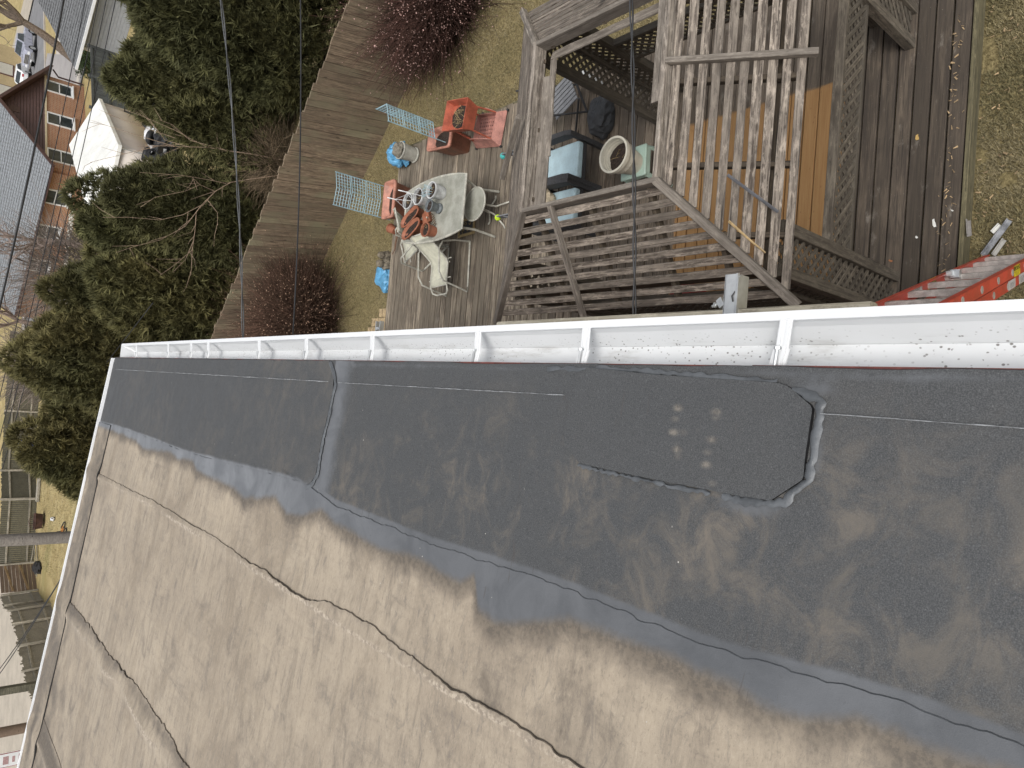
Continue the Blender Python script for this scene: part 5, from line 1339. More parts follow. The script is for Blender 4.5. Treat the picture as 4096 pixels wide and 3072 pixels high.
# ------------------------------------------------------------------ yellow lawn side: fences, poles, toys
def picket_run(name, label, pts, h, m, pitch=.115, posts=(), rails=(.35, 1.35), z=-.2, side=1, group=None, wob=.03, tilt=0.0):
    """board fence seen from behind: pickets joined (a few pixels each), posts and rails apart"""
    a0 = Vector((*pts[0], z)); t = thing(name, label, 'fence', a0, 0, group)
    rnd = random.Random(len(label)); mb = MB()
    for (p, q) in zip(pts[:-1], pts[1:]):
        p, q = Vector((*p, z)), Vector((*q, z)); L = (q - p).length; d = (q - p) / L; n = Vector((-d.y, d.x, 0)) * side
        k = int(L / pitch)
        for i in range(k):
            c = p + d * ((i + .5) * L / k) - a0; hh = h + rnd.uniform(-wob, wob)
            mb.beam(c, c + Vector((0, 0, hh)) + n * tilt, L / k * .93, .016, n)
        for zr in rails:
            board('rail', p + n * .035 + Vector((0, 0, zr)) + n * tilt * zr / h, q + n * .035 + Vector((0, 0, zr + rnd.uniform(-.04, .04))) + n * tilt * zr / h, .035, .09, W_GREYF, t, (0, 0, 1), seg=1)
        np_ = max(1, int(L / 2.4))
        for i in range(np_ + 1):
            c = p + d * (L * i / np_) + n * .09
            board('post', c, c + Vector((rnd.uniform(-.04, .04), 0, h * rnd.uniform(.97, 1.06))) + n * tilt, .10, .10, W_GREYF, t, (0, 1, 0), seg=1)
    o = mb.build('pickets', m, t); o['kind'] = 'stuff'
    return t
picket_run('yard_fence', 'green grey board fence seen from its back along the yellow lawn', [(2.0, 55.5), (-3.0, 54.0), (-6.5, 52.4), (-8.0, 50.7), (-11.5, 49.4)], 1.75, W_FARF, side=1)
picket_run('broken_fence', 'broken leaning grey board fence curving down to the roof edge', [(-12.55, 46.9), (-12.6, 44.9), (-12.2, 42.6), (-12.35, 40.8), (-12.7, 38.6), (-13.1, 36.4), (-13.3, 33.0)], 1.72, W_GREYF, side=1, wob=.07, tilt=-.12)
t = thing('fence_panel', 'newer brown horizontal board panel with two slanted battens joining the fences', 'fence', (-11.8, 48.8, -.2))
pa_, pb_ = Vector((-11.55, 49.3, -.2)), Vector((-12.55, 47.2, -.2))
for i in range(9): board('plank', pa_ + Vector((0, 0, .10 + .185 * i)), pb_ + Vector((0, 0, .10 + .185 * i)), .02, .175, W_BROWNF, t, (0, 0, 1), seg=1)
dn = Vector((pb_.y - pa_.y, -(pb_.x - pa_.x), 0)).normalized()
if dn.y > 0: dn = -dn
for s0, s1 in ((.04, .96),):
    for zz in (.55, 1.25): board('batten', pa_.lerp(pb_, s0) + Vector((0, 0, zz + .15)) + dn * .03, pa_.lerp(pb_, s1) + Vector((0, 0, zz - .12)) + dn * .03, .03, .10, W_NEW, t, (0, 0, 1), seg=1)
for i, (x, y, dx, dy, L) in enumerate(((-10.2, 48.7, -1.3, -1.9, .05), (-10.6, 48.9, -1.0, -2.4, .5), (-10.0, 48.9, -1.2, -.9, 1.2))):
    o = board('loose_board', (x, y, -.12 + .03 * i), (x + dx, y + dy, -.1 + .2 * L), .10, .03, W_GREYF, None, (0, 0, 1), seg=1); tag(o, ['loose grey board lying lowest against the fence foot past the utility pole', 'loose grey board leaning slightly at the fence foot past the utility pole', 'loose grey board propped steepest against the fence past the utility pole'][i], 'board', 'loose boards at the fence foot')
o = blob('junk_heap', plain('dark_junk', (.03, .028, .028), .8, .4), None, (-11.3, 47.2, -.2), (.7, 1.6, .5), 3.1, .4, 20, .2); tag(o, 'dark heap of junk at the foot of the brown fence panel', 'junk')
# utility pole and posts
POLE = wood('pole_timber', (.42, .38, .34), (.20, .175, .15), streak=1.2, knots=True)
t = thing('utility_pole', 'grey round timber utility pole standing on the yellow lawn', 'utility pole', (-4.25, 20.75, -.2))
mb = MB(); mb.tube([(0, 0, 0), (0, 0, 4), (0, 0, 9)], [.155, .15, .13], 16); o = mb.build('shaft', POLE, t, smooth=True); o.rotation_euler = (0, math.pi * .0, 0)
t = thing('timber_post', 'short green grey timber post near the fence end on the concrete', 'post', (-9.35, 24.6, -.2))
mb = MB(); mb.box((0, 0, 3), (.2, .2, 6.0)); mb.build('shaft', W_FARF, t, bevel=.01)
t = thing('timber_post', 'brown cracked timber post beside the sign at the lower left edge', 'post', (-9.6, 22.4, -.2))
mb = MB(); mb.tube([(0, 0, 0), (0, 0, 6)], .13, 12); mb.build('shaft', W_BROWNF, t, smooth=True)
t = thing('sign_post', 'silver metal post carrying a small white red bordered sign, lowest at the left', 'sign', (-8.6, 18.7, -.2))
mb = MB(); mb.tube([(0, 0, 0), (0, 0, 6.2)], .09, 14); mb.build('post', ALU, t, smooth=True)
mb = MB(); mb.box((.0, -.10, 4.15), (.30, .008, .62), rz=.2); sg = mb.build('sign_plate', PAINT_W, t)
mb = MB(); mb.box((.0, -.106, 4.15), (.285, .006, .605), rz=.2); mb.build('border', plain('sign_red', (.35, .03, .03), .5), sg)
mb = MB(); mb.box((.0, -.111, 4.15), (.262, .006, .582), rz=.2); mb.build('face', PAINT_W, sg)
for zz, w_, hh in ((4.32, .16, .10), (4.18, .12, .05), (4.06, .17, .06), (3.96, .10, .03)): mb = MB(); mb.box((.0, -.1155, zz), (w_, .004, hh), rz=.2); mb.build('print', plain('sign_print%d' % int(zz * 100), (.50, .32, .32), .6, .3, 60), sg)
# concrete
CONC = plain('pale_concrete', (.42, .37, .30), .9, .12, .8)
def slab(name, poly, z, m):
    mb = MB(); k = len(poly); mb.add([(x, y, z) for x, y in poly], [tuple(range(k))]); o = mb.build(name, m); tag(o, kind='structure'); return o
slab('concrete_yard', [(-13.35, 33), (-13.2, 36.4), (-12.8, 38.6), (-12.5, 41), (-12.7, 45), (-13.2, 49), (-14, 75), (-70, 90), (-70, 10), (-13.6, 22)], -.15, CONC)
JOINT = plain('concrete_joint', (.16, .14, .12), .9)
for p, q in (((-16.2, 60), (-15.4, 24)), ((-14.2, 40), (-23, 46)), ((-13.8, 32), (-26, 36))):
    o = board('concrete_joint', (*p, -.147), (*q, -.147), .05, .004, JOINT, None, seg=1, ch=.001); tag(o, kind='structure')
# soccer ball
t = thing('soccer_ball', 'white soccer ball with black patches alone on the yellow lawn', 'ball', (-7.99, 43.9, -.2))
import bmesh
bm = bmesh.new(); bmesh.ops.create_icosphere(bm, subdivisions=3, radius=.115)
me = bpy.data.meshes.new('cover'); bm.to_mesh(me); bm.free(); me.materials.append(PAINT_W); me.polygons.foreach_set('use_smooth', [True] * len(me.polygons)); link('cover', me, t, (0, 0, .115))
ico = bmesh.new(); bmesh.ops.create_icosphere(ico, subdivisions=1, radius=.115)
for v in ico.verts:
    n = v.co.normalized(); u = n.orthogonal().normalized(); w = n.cross(u); mb = MB()
    mb.add([n * .117 + (u * math.cos(a) + w * math.sin(a)) * .042 for a in (2 * math.pi * k / 5 for k in range(5))] + [n * .119], [(k, (k + 1) % 5, 5) for k in range(5)]); mb.build('patch', INK, t, (0, 0, .115))
ico.free()
# fire pit, bicycle, bin
t = thing('fire_pit', 'rusty brown round fire pit with wire guard by the far fence', 'fire pit', (-8.7, 47.3, -.2))
RUST = plain('rust_brown', (.075, .035, .025), .8, .3)
mb = MB(); mb.lathe([(.40, .12), (.46, .45), (.48, .45), (.48, .47), (.43, .47), (.36, .16), (.0001, .14)], 22); mb.build('bowl', RUST, t, smooth=True)
for k in range(4): a = k * 1.571; mb = MB(); mb.tube([(.3 * math.cos(a), .3 * math.sin(a), .2), (.42 * math.cos(a), .42 * math.sin(a), 0)], .02, 6); mb.build('leg', RUST, t)
for k in range(6): a = k * 1.047; mb = MB(); mb.tube([(.46 * math.cos(a), .46 * math.sin(a), .47), (.3 * math.cos(a), .3 * math.sin(a), .66), (0, 0, .74)], .012, 5); mb.build('guard_wire', RUST, t)
t = thing('toy_bicycle', 'small black and orange toy bicycle lying on the yellow lawn', 'bicycle', (-7.9, 40.6, -.2), 1.2)
ORG = plain('toy_orange', (.55, .20, .03), .5)
for x in (-.28, .28):
    mb = MB(); mb.tube([(x + .19 * math.cos(a), .19 * math.sin(a), .09 + .05 * math.sin(a)) for a in np.linspace(0, 6.283, 17)[:-1]], .03, 6, closed=True); mb.build('wheel', BLACK, t, smooth=True)
mb = MB(); mb.tube([(-.28, 0, .10), (-.05, .18, .16), (.22, .2, .16), (.28, 0, .1)], .022, 6); mb.tube([(-.05, .18, .16), (.0, -.02, .1), (.22, .2, .16)], .02, 6); mb.build('frame', ORG, t)
mb = MB(); mb.tube([(.24, .24, .04), (.22, .26, .18), (.22, .28, .34)], .016, 6); mb.build('handlebar', BLACK, t); mb = MB(); mb.box((-.08, .27, .15), (.16, .09, .05)); mb.build('saddle', BLACK, t)
BLUEP = plain('blue_plastic', (.02, .06, .32), .4, .15)
t = thing('blue_bin', 'small blue plastic bin hanging on the far board fence', 'bin', (-4.9, 51.6, .1))
mb = MB(); mb.prism([(-.3, 0), (.3, 0), (.36, .75), (-.36, .75)], -.25, .25, 'y'); mb.build('body', BLUEP, t, bevel=.03); mb = MB(); mb.box((0, 0, .78), (.78, .56, .06)); mb.build('lid', BLUEP, t)
mb = MB(); mb.box((0, -.26, .4), (.2, .01, .2)); mb.build('label_plate', PAINT_W, t)
# timber stack on the lawn by the fence
for i in range(3):
    o = board('stacked_pole', (-3.6 - .0 * i, 50.9 - .22 * i, -.1), (-8.0, 50.0 - .2 * i, -.1), .14, .12, W_GREYF, None, seg=1); tag(o, ['grey timber pole lying nearest the far fence', 'grey timber pole lying between two others along the far fence', 'grey timber pole lying farthest out from the far fence on the lawn'][i], 'pole', 'timber poles along the far fence')
# ------------------------------------------------------------------ across the fences: brick house, garage, tent, street
ZF = -1.7
def brick_mat(name, c1, c2, mortar, axis_u):
    s = NT(name); g = s.new('NewGeometry'); sx = s.new('SeparateXYZ'); s.l.new(g.outputs['Position'], sx.inputs[0])
    u = s.math('ADD', s.math('MULTIPLY', sx.outputs[0], axis_u[0]), s.math('MULTIPLY', sx.outputs[1], axis_u[1]))
    cb = s.new('CombineXYZ'); s.l.new(u, cb.inputs[0]); s.l.new(sx.outputs[2], cb.inputs[1])
    b = s.new('TexBrick'); s.l.new(cb.outputs[0], b.inputs['Vector']); b.inputs['Scale'].default_value = 1.0
    s.inp(b.inputs['Color1'], c1); s.inp(b.inputs['Color2'], c2); s.inp(b.inputs['Mortar'], mortar); b.inputs['Mortar Size'].default_value = .012; b.inputs['Brick Width'].default_value = .25; b.inputs['Row Height'].default_value = .085; b.inputs['Bias'].default_value = -.1
    n = s.noise(s.pos(), 1.5, 4)
    return s.done(s.mix(s.ramp(n, .35, .7, 0, .25), b.outputs['Color'], tuple(x * .6 for x in c1)), .9)
SHINGLE = plain('grey_shingle', (.175, .18, .185), .95, .3, 9, bump=.4)
SHINGLE2 = plain('pale_shingle', (.25, .265, .28), .95, .25, 9, bump=.4)
BROWNV = plain('brown_vinyl', (.105, .060, .055), .6, .15, 4)
BROWNT = plain('brown_trim', (.085, .045, .042), .5, .2)
CREAMT = plain('cream_trim', (.62, .53, .37), .6, .1)
GLASSD = plain('window_glass', (.05, .06, .065), .08, .3, 2)
GREYV = plain('grey_vinyl', (.36, .38, .41), .6, .08, 4)
GREYD = wood('dark_grey_gate', (.095, .105, .105), (.045, .05, .05), streak=1.0, knots=False, bump=.2)
TENTM = plain('white_tarpaulin', (.80, .80, .76), .6, .10, 1.6)
TENTW = plain('cream_tarpaulin', (.62, .56, .50), .7, .06, 1.2)

def shingles(name, a, b, c, d, m, parent, rows, cols, base):
    """tabs laid in courses on the quad a (eave left) b (eave right) c (ridge right) d (ridge left); world points"""
    a, b, c, d = [Vector(p) for p in (a, b, c, d)]; nrm_ = (b - a).cross(d - a).normalized()
    if nrm_.z < 0: nrm_ = -nrm_
    rnd = random.Random(rows * cols); V, F = [], []
    for r in range(rows):
        f0_, f1_ = r / rows, (r + 1.25) / rows
        for k in range(cols + 1):
            s0, s1 = max(0, (k - .5 * (r % 2)) / cols), min(1, (k + .93 - .5 * (r % 2)) / cols)
            if s1 - s0 < .002: continue
            lo = .035 + rnd.uniform(0, .012)
            q = [a.lerp(d, f0_).lerp(b.lerp(c, f0_), s) + nrm_ * lo for s in (s0, s1)] + [a.lerp(d, min(1, f1_)).lerp(b.lerp(c, min(1, f1_)), s) + nrm_ * .008 for s in (s1, s0)]
            e = [p - nrm_ * .03 for p in q[:2]]
            i = len(V); V += [p - base for p in q + e]; F += [(i, i + 1, i + 2, i + 3), (i, i + 4, i + 5, i + 1)]
    me = mesh(name, V, F, m); o = link(name, me, parent); o['kind'] = 'stuff'; return o
def window(parent, c, u, w, h, base, panes=2, sill=True):
    """window on a wall: c centre (world), u unit vector along the wall, frame proud of it"""
    c = Vector(c); u = Vector(u); n = Vector((u.y, -u.x, 0)).normalized()
    if n.y > 0 and abs(n.y) > abs(n.x) * .2: n = -n
    wd = node('window', parent)
    M = Matrix((( u.x, n.x, 0), (u.y, n.y, 0), (0, 0, 1)))
    for (du, dz, ww, hh) in ((0, h / 2, w, .09), (0, -h / 2, w, .09), (-w / 2, 0, .09, h), (w / 2, 0, .09, h), (0, 0, w, .05)):
        mb = MB(); mb.box(c + u * du + Vector((0, 0, dz)) + n * .03 - base, (ww, .07, hh), M=M); mb.build('frame', PAINT_W, wd)
    mb = MB(); mb.box(c + n * .005 - base, (w, .02, h), M=M); mb.build('pane', GLASSD, wd)
    if sill: mb = MB(); mb.box(c - Vector((0, 0, h / 2 + .08)) + n * .06 - base, (w + .2, .14, .08), M=M); mb.build('sill', PAINT_W, wd)
    return wd
# brick house
Rb = Vector((20.4, 60.3, ZF)); Lb = Vector((12.75, 54.6, ZF)); u = (Rb - Lb).normalized(); back = Vector((-u.y, u.x, 0))   # away from the camera
if back.y < 0: back = -back
bh = thing('brick_house', 'red brick house with brown siding gable and grey shingle roof behind the tent', 'house', (Rb + Lb) / 2)
BHB = (Rb + Lb) / 2
wt, apex = .70, 3.35
BR = brick_mat('red_brick', (.36, .165, .085), (.27, .115, .06), (.42, .33, .25), (u.x, u.y))
BR2 = brick_mat('red_brick_side', (.36, .165, .085), (.27, .115, .06), (.42, .33, .25), (back.x, back.y))
depth_ = 15.0
mb = MB(); mb.beam(Lb + Vector((0, 0, (wt - ZF) / 2)) - BHB, Rb + Vector((0, 0, (wt - ZF) / 2)) - BHB, .3, wt - ZF); mb.build('wall', BR, bh)
mb = MB(); mb.beam(Lb + back * .16 + Vector((0, 0, (wt - ZF) / 2)) - BHB, Lb + back * depth_ + Vector((0, 0, (wt - ZF) / 2)) - BHB, .3, wt - ZF); mb.build('wall', BR2, bh)
mb = MB(); mb.beam(Rb + back * .16 + Vector((0, 0, (wt - ZF) / 2)) - BHB, Rb + back * depth_ + Vector((0, 0, (wt - ZF) / 2)) - BHB, .3, wt - ZF); mb.build('wall', BR2, bh)
fr = -back
mid = (Lb + Rb) / 2; Wd = (Rb - Lb).length
mb = MB(); mb.add([Lb + Vector((0, 0, wt - ZF)) - BHB, Rb + Vector((0, 0, wt - ZF)) - BHB, mid + Vector((0, 0, apex - ZF)) - BHB, Lb + back * .1 + Vector((0, 0, wt - ZF)) - BHB, Rb + back * .1 + Vector((0, 0, wt - ZF)) - BHB, mid + back * .1 + Vector((0, 0, apex - ZF)) - BHB], [(0, 1, 2), (5, 4, 3), (0, 3, 4, 1), (1, 4, 5, 2), (2, 5, 3, 0)]); mb.build('gable', BROWNV, bh)
# lap siding of the gable
nsd = 15
for i in range(nsd):
    f = (i + .5) / nsd; half = Wd / 2 * (1 - f) + .02; zz = wt + (apex - wt) * f
    c = mid + fr * .185; board('siding_board', c - u * half + Vector((0, 0, zz - ZF)), c + u * half + Vector((0, 0, zz - ZF)), (apex - wt) / nsd * .96, .035, BROWNV, bh, fr + Vector((0, 0, .25)), seg=1, ch=.012)
board('trim_board', Lb + fr * .19 + Vector((0, 0, wt - ZF - .02)), Rb + fr * .19 + Vector((0, 0, wt - ZF - .02)), .06, .12, CREAMT, bh, (0, 0, 1), seg=1)
mb = MB(); mb.box(mid + fr * .2 + Vector((0, 0, 4.1)) - BHB, (.6, .05, .55), M=Matrix(((u.x, fr.x, 0), (u.y, fr.y, 0), (0, 0, 1)))); vent = mb.build('gable_vent', BROWNT, bh)
ov = .55
eL, eR = Lb - u * ov, Rb + u * ov
sl_ = (apex - wt) / (Wd / 2)
def rp_(p, z): return Vector((p.x, p.y, z))
for q, nm in ((eL, 'l'), (eR, 'r')):
    e0, e1 = rp_(q + fr * .7, wt - sl_ * ov + .06), rp_(q + back * depth_, wt - sl_ * ov + .06)
    r0_, r1_ = rp_(mid + fr * .7, apex + .10), rp_(mid + back * depth_, apex + .10)
    mb = MB(); dz = Vector((0, 0, -.14)); mb.add([p - BHB for p in (e0, e1, r1_, r0_, e0 + dz, e1 + dz, r1_ + dz, r0_ + dz)], [(0, 1, 2, 3), (7, 6, 5, 4), (0, 4, 5, 1), (1, 5, 6, 2), (2, 6, 7, 3), (3, 7, 4, 0)]); mb.build('roof', BROWNT, bh)
    shingles('shingles', e0, e1, r1_, r0_, SHINGLE2, bh, 26, 50, BHB)
    board('gutter', e0 - Vector((0, 0, .06)), e1 - Vector((0, 0, .06)), .14, .12, BROWNT, bh, seg=1)
    board('bargeboard', e0 + fr * .03 - Vector((0, 0, .10)), r0_ + fr * .03 - Vector((0, 0, .10)), .04, .2, BROWNT, bh, (0, 0, 1), seg=1)
mb = MB(); pR = Rb + u * .15 + fr * .2
mb.tube([p - BHB for p in (rp_(eR + fr * .4, .25), rp_(pR, -.1), rp_(pR, ZF + .05))], .06, 8); mb.build('downpipe', BROWNT, bh, smooth=True)
for f in (.88, .51, .12): window(bh, Lb.lerp(Rb, f) + fr * .15 + Vector((0, 0, 1.55)), u, 1.15, 1.5, BHB)
for dd in (2.2, 5.5, 9.0): window(bh, Lb + back * dd - u * .15 + Vector((0, 0, 1.5)), back, 1.2, 1.4, BHB)
# grey garage at the top
gb = Vector((18.6, 48.0, ZF)); gu = Vector((11.45 - 10.3, 25.54 - 27.37, 0)).normalized()     # its long wall runs toward +x, -y
gr = thing('grey_garage', 'grey sided garage with shingle roof and white gutter at the top edge', 'garage', gb)
gn = Vector((-gu.y, gu.x, 0))
if gn.y < 0: gn = -gn
wtop = .25
Lg = 15.0
for i in range(12):
    z = ZF + .08 + .163 * i; board('siding_board', gb + Vector((0, 0, z - ZF)), gb + gu * Lg + Vector((0, 0, z - ZF)), .03, .155, GREYV, gr, (0, 0, 1), seg=1, ch=.006)
mb = MB(); mb.beam(gn * .06 + Vector((0, 0, .98)), gu * Lg + gn * .06 + Vector((0, 0, .98)), .06, 1.95); mb.beam(gn * .05 + Vector((0, 0, .98)), gn * 6 + Vector((0, 0, .98)), .06, 1.95); mb.build('wall', GREYV, gr)
mb = MB(); mb.box((-.05 * gu.x, -.05 * gu.y - .02, .98), (.16, .16, 1.98)); mb.build('corner_board', PAINT_W, gr)
ge0, ge1 = gb - gu * 1.2 - gn * .5, gb + gu * Lg - gn * .5
gr0, gr1 = gb - gu * 1.2 + gn * 4.5, gb + gu * Lg + gn * 4.5
E0, E1, R0, R1 = rp_(ge0, wtop + .12), rp_(ge1, wtop + .12), rp_(gr0, wtop + 2.0), rp_(gr1, wtop + 2.0)
mb = MB(); dz = Vector((0, 0, -.12)); mb.add([p - gb for p in (E0, E1, R1, R0, E0 + dz, E1 + dz, R1 + dz, R0 + dz)], [(0, 1, 2, 3), (7, 6, 5, 4), (0, 4, 5, 1), (1, 5, 6, 2), (2, 6, 7, 3), (3, 7, 4, 0)]); mb.build('roof', SHINGLE, gr)
shingles('shingles', E0, E1, R1, R0, SHINGLE, gr, 22, 60, gb)
board('gutter', E0 - gn * .06 - Vector((0, 0, .04)), E1 - gn * .06 - Vector((0, 0, .04)), .14, .14, PAINT_W, gr, seg=1)
board('bargeboard', E0 - gu * .03 - Vector((0, 0, .03)), R0 - gu * .03 - Vector((0, 0, .03)), .04, .12, SHINGLE, gr, (0, 0, 1), seg=1)
# grey gate fence from garage corner towards the tent
gt = thing('grey_gate', 'dark grey board gate and fence between garage and white tent', 'gate', (17.9, 46.3, ZF))
g0, g1 = Vector((18.2, 46.6, ZF)), Vector((15.0, 44.6, ZF)); gd = (g1 - g0).normalized(); gn2 = Vector((-gd.y, gd.x, 0))
if gn2.y > 0: gn2 = -gn2
Lgt = 7.5
for i in range(int(Lgt / .17)): p = g0 + gd * (.17 * i); board('gate_board', p, p + Vector((0, 0, 1.75)), .16, .02, GREYD, gt, gn2, seg=1)
for zz in (.15, .9, 1.7): board('gate_rail', g0 + gn2 * .04 + Vector((0, 0, zz)), g0 + gd * Lgt + gn2 * .04 + Vector((0, 0, zz)), .05, .12, GREYD, gt, (0, 0, 1), seg=1)
for s_ in (0, 2.5, 5.0, 7.4): p = g0 + gd * s_ + gn2 * .07; board('gate_post', p, p + Vector((0, 0, 1.9)), .13, .13, GREYD, gt, gn2, seg=1)
# white canopy tent
tn = Vector((9.93, 35.57, ZF)); tr = Vector((13.57, 41.39, ZF)); tu = (tr - tn).normalized(); Lt = (tr - tn).length; tv = Vector((-tu.y, tu.x, 0)); Wt = 4.6
tl = tn + tv * Wt; tbk = tr + tv * Wt
te = thing('canopy_tent', 'white canopy tent with cream walls standing before the brick house', 'tent', tn)
hz = 1.92
def wall_panel(name, p, q, h0, h1, m, seg=8):
    V, F = [], []
    for i in range(seg + 1):
        t_ = i / seg; b = p.lerp(q, t_) - tn; bulge = .05 * math.sin(t_ * 19) * 1.0
        n_ = Vector((-(q - p).y, (q - p).x, 0)).normalized()
        V += [b + Vector((0, 0, h0)), b + n_ * bulge + Vector((0, 0, (h0 + h1) / 2)), b + Vector((0, 0, h1))]
    for i in range(seg): F += [(i * 3 + k, (i + 1) * 3 + k, (i + 1) * 3 + k + 1, i * 3 + k + 1) for k in range(2)]
    o = link(name, mesh(name, V, F, m, True), te); md = o.modifiers.new('thick', 'SOLIDIFY'); md.thickness = .012
wall_panel('side_wall', tn, tr, .02, hz, TENTW); wall_panel('end_wall', tn, tl, .02, hz, TENTW); wall_panel('end_wall', tr, tbk, .02, hz, TENTW); wall_panel('side_wall', tl, tbk, .02, hz, TENTW)
ra, rb_ = (tn + tl) / 2, (tr + tbk) / 2; rz2 = hz + .95
o1 = tu * .12; o2 = tv * .15
mb = MB()
A_, B_, C_, D_ = tn - o1 - o2, tr + o1 - o2, tbk + o1 + o2, tl - o1 + o2
r1a, r1b = ra - o1 * .5 + tu * .9, rb_ + o1 * .5 - tu * .9
pts = [rp_(p, ZF + z) - tn for p, z in ((A_, hz - .05), (B_, hz - .05), (C_, hz - .05), (D_, hz - .05), (r1a, rz2), (r1b, rz2))]
mb.add(pts, [(0, 1, 5, 4), (1, 2, 5), (2, 3, 4, 5), (3, 0, 4)]); o = mb.build('roof', TENTM, te); md = o.modifiers.new('thick', 'SOLIDIFY'); md.thickness = .02
for p, q in ((A_, B_), (B_, C_), (C_, D_), (D_, A_)): board('valance', rp_(p, ZF + hz - .12), rp_(q, ZF + hz - .12), .02, .16, TENTM, te, (0, 0, 1), seg=1)
for p in (tn, tr, tl, tbk): mb = MB(); mb.tube([p - tn + Vector((0, 0, 0)), p - tn + Vector((0, 0, hz))], .03, 8); mb.build('pole', ALU, te)
# clutter by the tent: chairs, tarps, crates
o = blob('rubbish_pile', plain('black_bags', (.012, .012, .013), .35, .3), None, (9.6, 33.2, ZF + .0), (2.6, 2.2, 1.3), 4.2, .45, 34, .2, 2.4); tag(o, 'black pile of tyres and bags beside the white tent', 'rubbish')
for i in range(6):
    t = thing('tyre', ['old black tyre on the pile, nearest the dark evergreen', 'old black tyre in the middle of the near row of the pile', 'old black tyre on the pile, nearest the red cloth', 'old black tyre at the back of the pile near the wire crate', 'old black tyre in the middle of the back row of the pile', 'old black tyre at the back of the pile against the tent wall'][i], 'tyre', (9.5 + .55 * (i % 3) + .2 * random.random(), 33.8 + .75 * (i // 3), ZF + .75 + .2 * (i % 2)), 0, 'tyres on the pile by the tent')
    mb = MB(); mb.lathe([(.18, -.09), (.29, -.10), (.33, -.05), (.33, .05), (.29, .10), (.18, .09), (.18, -.09)], 18); o = mb.build('tread', BLACK, t, smooth=True); t.rotation_euler = (random.uniform(-.7, .7), random.uniform(-.7, .7), 0)
o = blob('tarp', plain('crumpled_white_tarp', (.62, .62, .63), .6, .2, 5), None, (10.9, 34.2, ZF + .35), (2.6, 1.3, 1.0), 7.7, .5, 30, .2, 2.2); tag(o, 'crumpled white tarp heaped between the tent and the dark evergreen', 'tarp')
o = blob('cloth_heap', plain('dusty_red_cloth', (.36, .09, .09), .8, .2), None, (11.4, 36.2, ZF + .1), (1.2, .7, .8), 2.7, .3, 22, .2, 1.4); tag(o, 'dusty red cloth lying beside the tent wall and black frame', 'cloth')
t = thing('black_frame', 'bent black metal frame leaning beside the white tarp', 'frame', (12.1, 37.4, ZF))
mb = MB(); mb.tube([(0, 0, .0), (.3, .6, 1.3), (.9, -.6, 1.5), (1.0, -1.0, .1)], .05, 6); mb.build('tube', BLACK, t)
def crate(label, loc, rz, d):
    t = thing('wire_crate', label, 'crate', loc, rz, 'wire crates beside the tent')
    x, y, z = d
    k = 0
    mb = MB()
    for i in range(13):
        f = -1 + 2 * i / 12
        mb.tube([(f * x, -y, 0), (f * x, -y, z), (f * x, y, z), (f * x, y, 0)], .008, 4, closed=True)
    for i in range(10):
        f = -1 + 2 * i / 9
        mb.tube([(-x, f * y, 0), (-x, f * y, z), (x, f * y, z), (x, f * y, 0)], .008, 4, closed=True)
    for i in range(9): mb.tube([(-x, -y, z * i / 8), (x, -y, z * i / 8), (x, y, z * i / 8), (-x, y, z * i / 8)], .008, 4, closed=True)
    o = mb.build('wire_mesh', DARKMET, t); o['kind'] = 'stuff'
    mb = MB(); mb.box((0, 0, .03), (2 * x, 2 * y, .04)); mb.build('tray', BLACK, t)
crate('wire dog crate standing at the near left corner of the white tent', (8.2, 34.9, ZF), .5, (.55, .42, .85)); crate('taller wire crate further along the tent wall by the dark evergreen', (7.7, 37.3, ZF + .1), .6, (.5, .45, 1.4))
o = blob('blue_tarp', BLUEP, None, (7.2, 38.6, ZF + .9), (.5, .5, .7), 1.1, .25, 18, .2); tag(o, 'small bright blue tarp bundle beside the wire crates', 'tarp')
# patio awning lattice by the brick house
t = thing('lean_to', 'pale slatted lean-to shelter between tent and brick house, behind the evergreen', 'shelter', (7.4, 44.5, -1.2))
for i in range(9): mb = MB(); mb.box((-.9 + .22 * i, 0, 1.6), (.14, 1.5, .04)); mb.build('slat', CPOT, t)
for sx in (-.9, .9): mb = MB(); mb.box((sx, -.6, .6), (.12, .12, 2.1)); mb.build('post', CPOT, t)

# street: ground strips
ASPH = plain('asphalt', (.20, .20, .205), .9, .15, .6)
WALK = plain('sidewalk_concrete', (.47, .43, .38), .9, .12, .6)
DRIVE = plain('driveway_concrete', (.33, .31, .30), .9, .12, .5)
rd = Vector((36.6 - 31.0, 92.8 - 88.4, 0)).normalized(); rn = Vector((-rd.y, rd.x, 0))
rc = Vector((31.44, 86.2, 0))
def ribbon_(name, off0, off1, m, z, s0=-60, s1=60, centre=rc, d=rd, n=rn):
    q = [centre + d * s0 + n * off0, centre + d * s1 + n * off0, centre + d * s1 + n * off1, centre + d * s0 + n * off1]
    return slab(name, [(p.x, p.y) for p in q], z, m)
ribbon_('road', .2, 11.5, ASPH, ZF + .03); ribbon_('far_kerb', 11.5, 13.0, WALK, ZF + .14); ribbon_('pavement', -6.8, -5.0, WALK, ZF + .045)
for off in (.1, -1.0):
    pass
mb = MB(); p0_, p1_ = rc - rd * 60, rc + rd * 60; mb.beam(Vector((p0_.x, p0_.y, ZF + .04)), Vector((p1_.x, p1_.y, ZF + .04)), .3, .2); tag(mb.build('kerb', WALK), kind='structure')
slab('driveway', [(22.0, 60.5), (25.2, 67.6), (31.0, 84.6), (27.4, 86.2), (22.6, 70.4), (19.8, 63.5)], ZF + .05, DRIVE)
slab('garden_path', [(22.7, 61.2), (23.6, 62.6), (21.4, 64.4), (20.9, 63.2)], ZF + .055, WALK)
slab('far_driveway', [(44, 104), (50, 112), (40, 150), (30, 140)], ZF + .16, CONC)
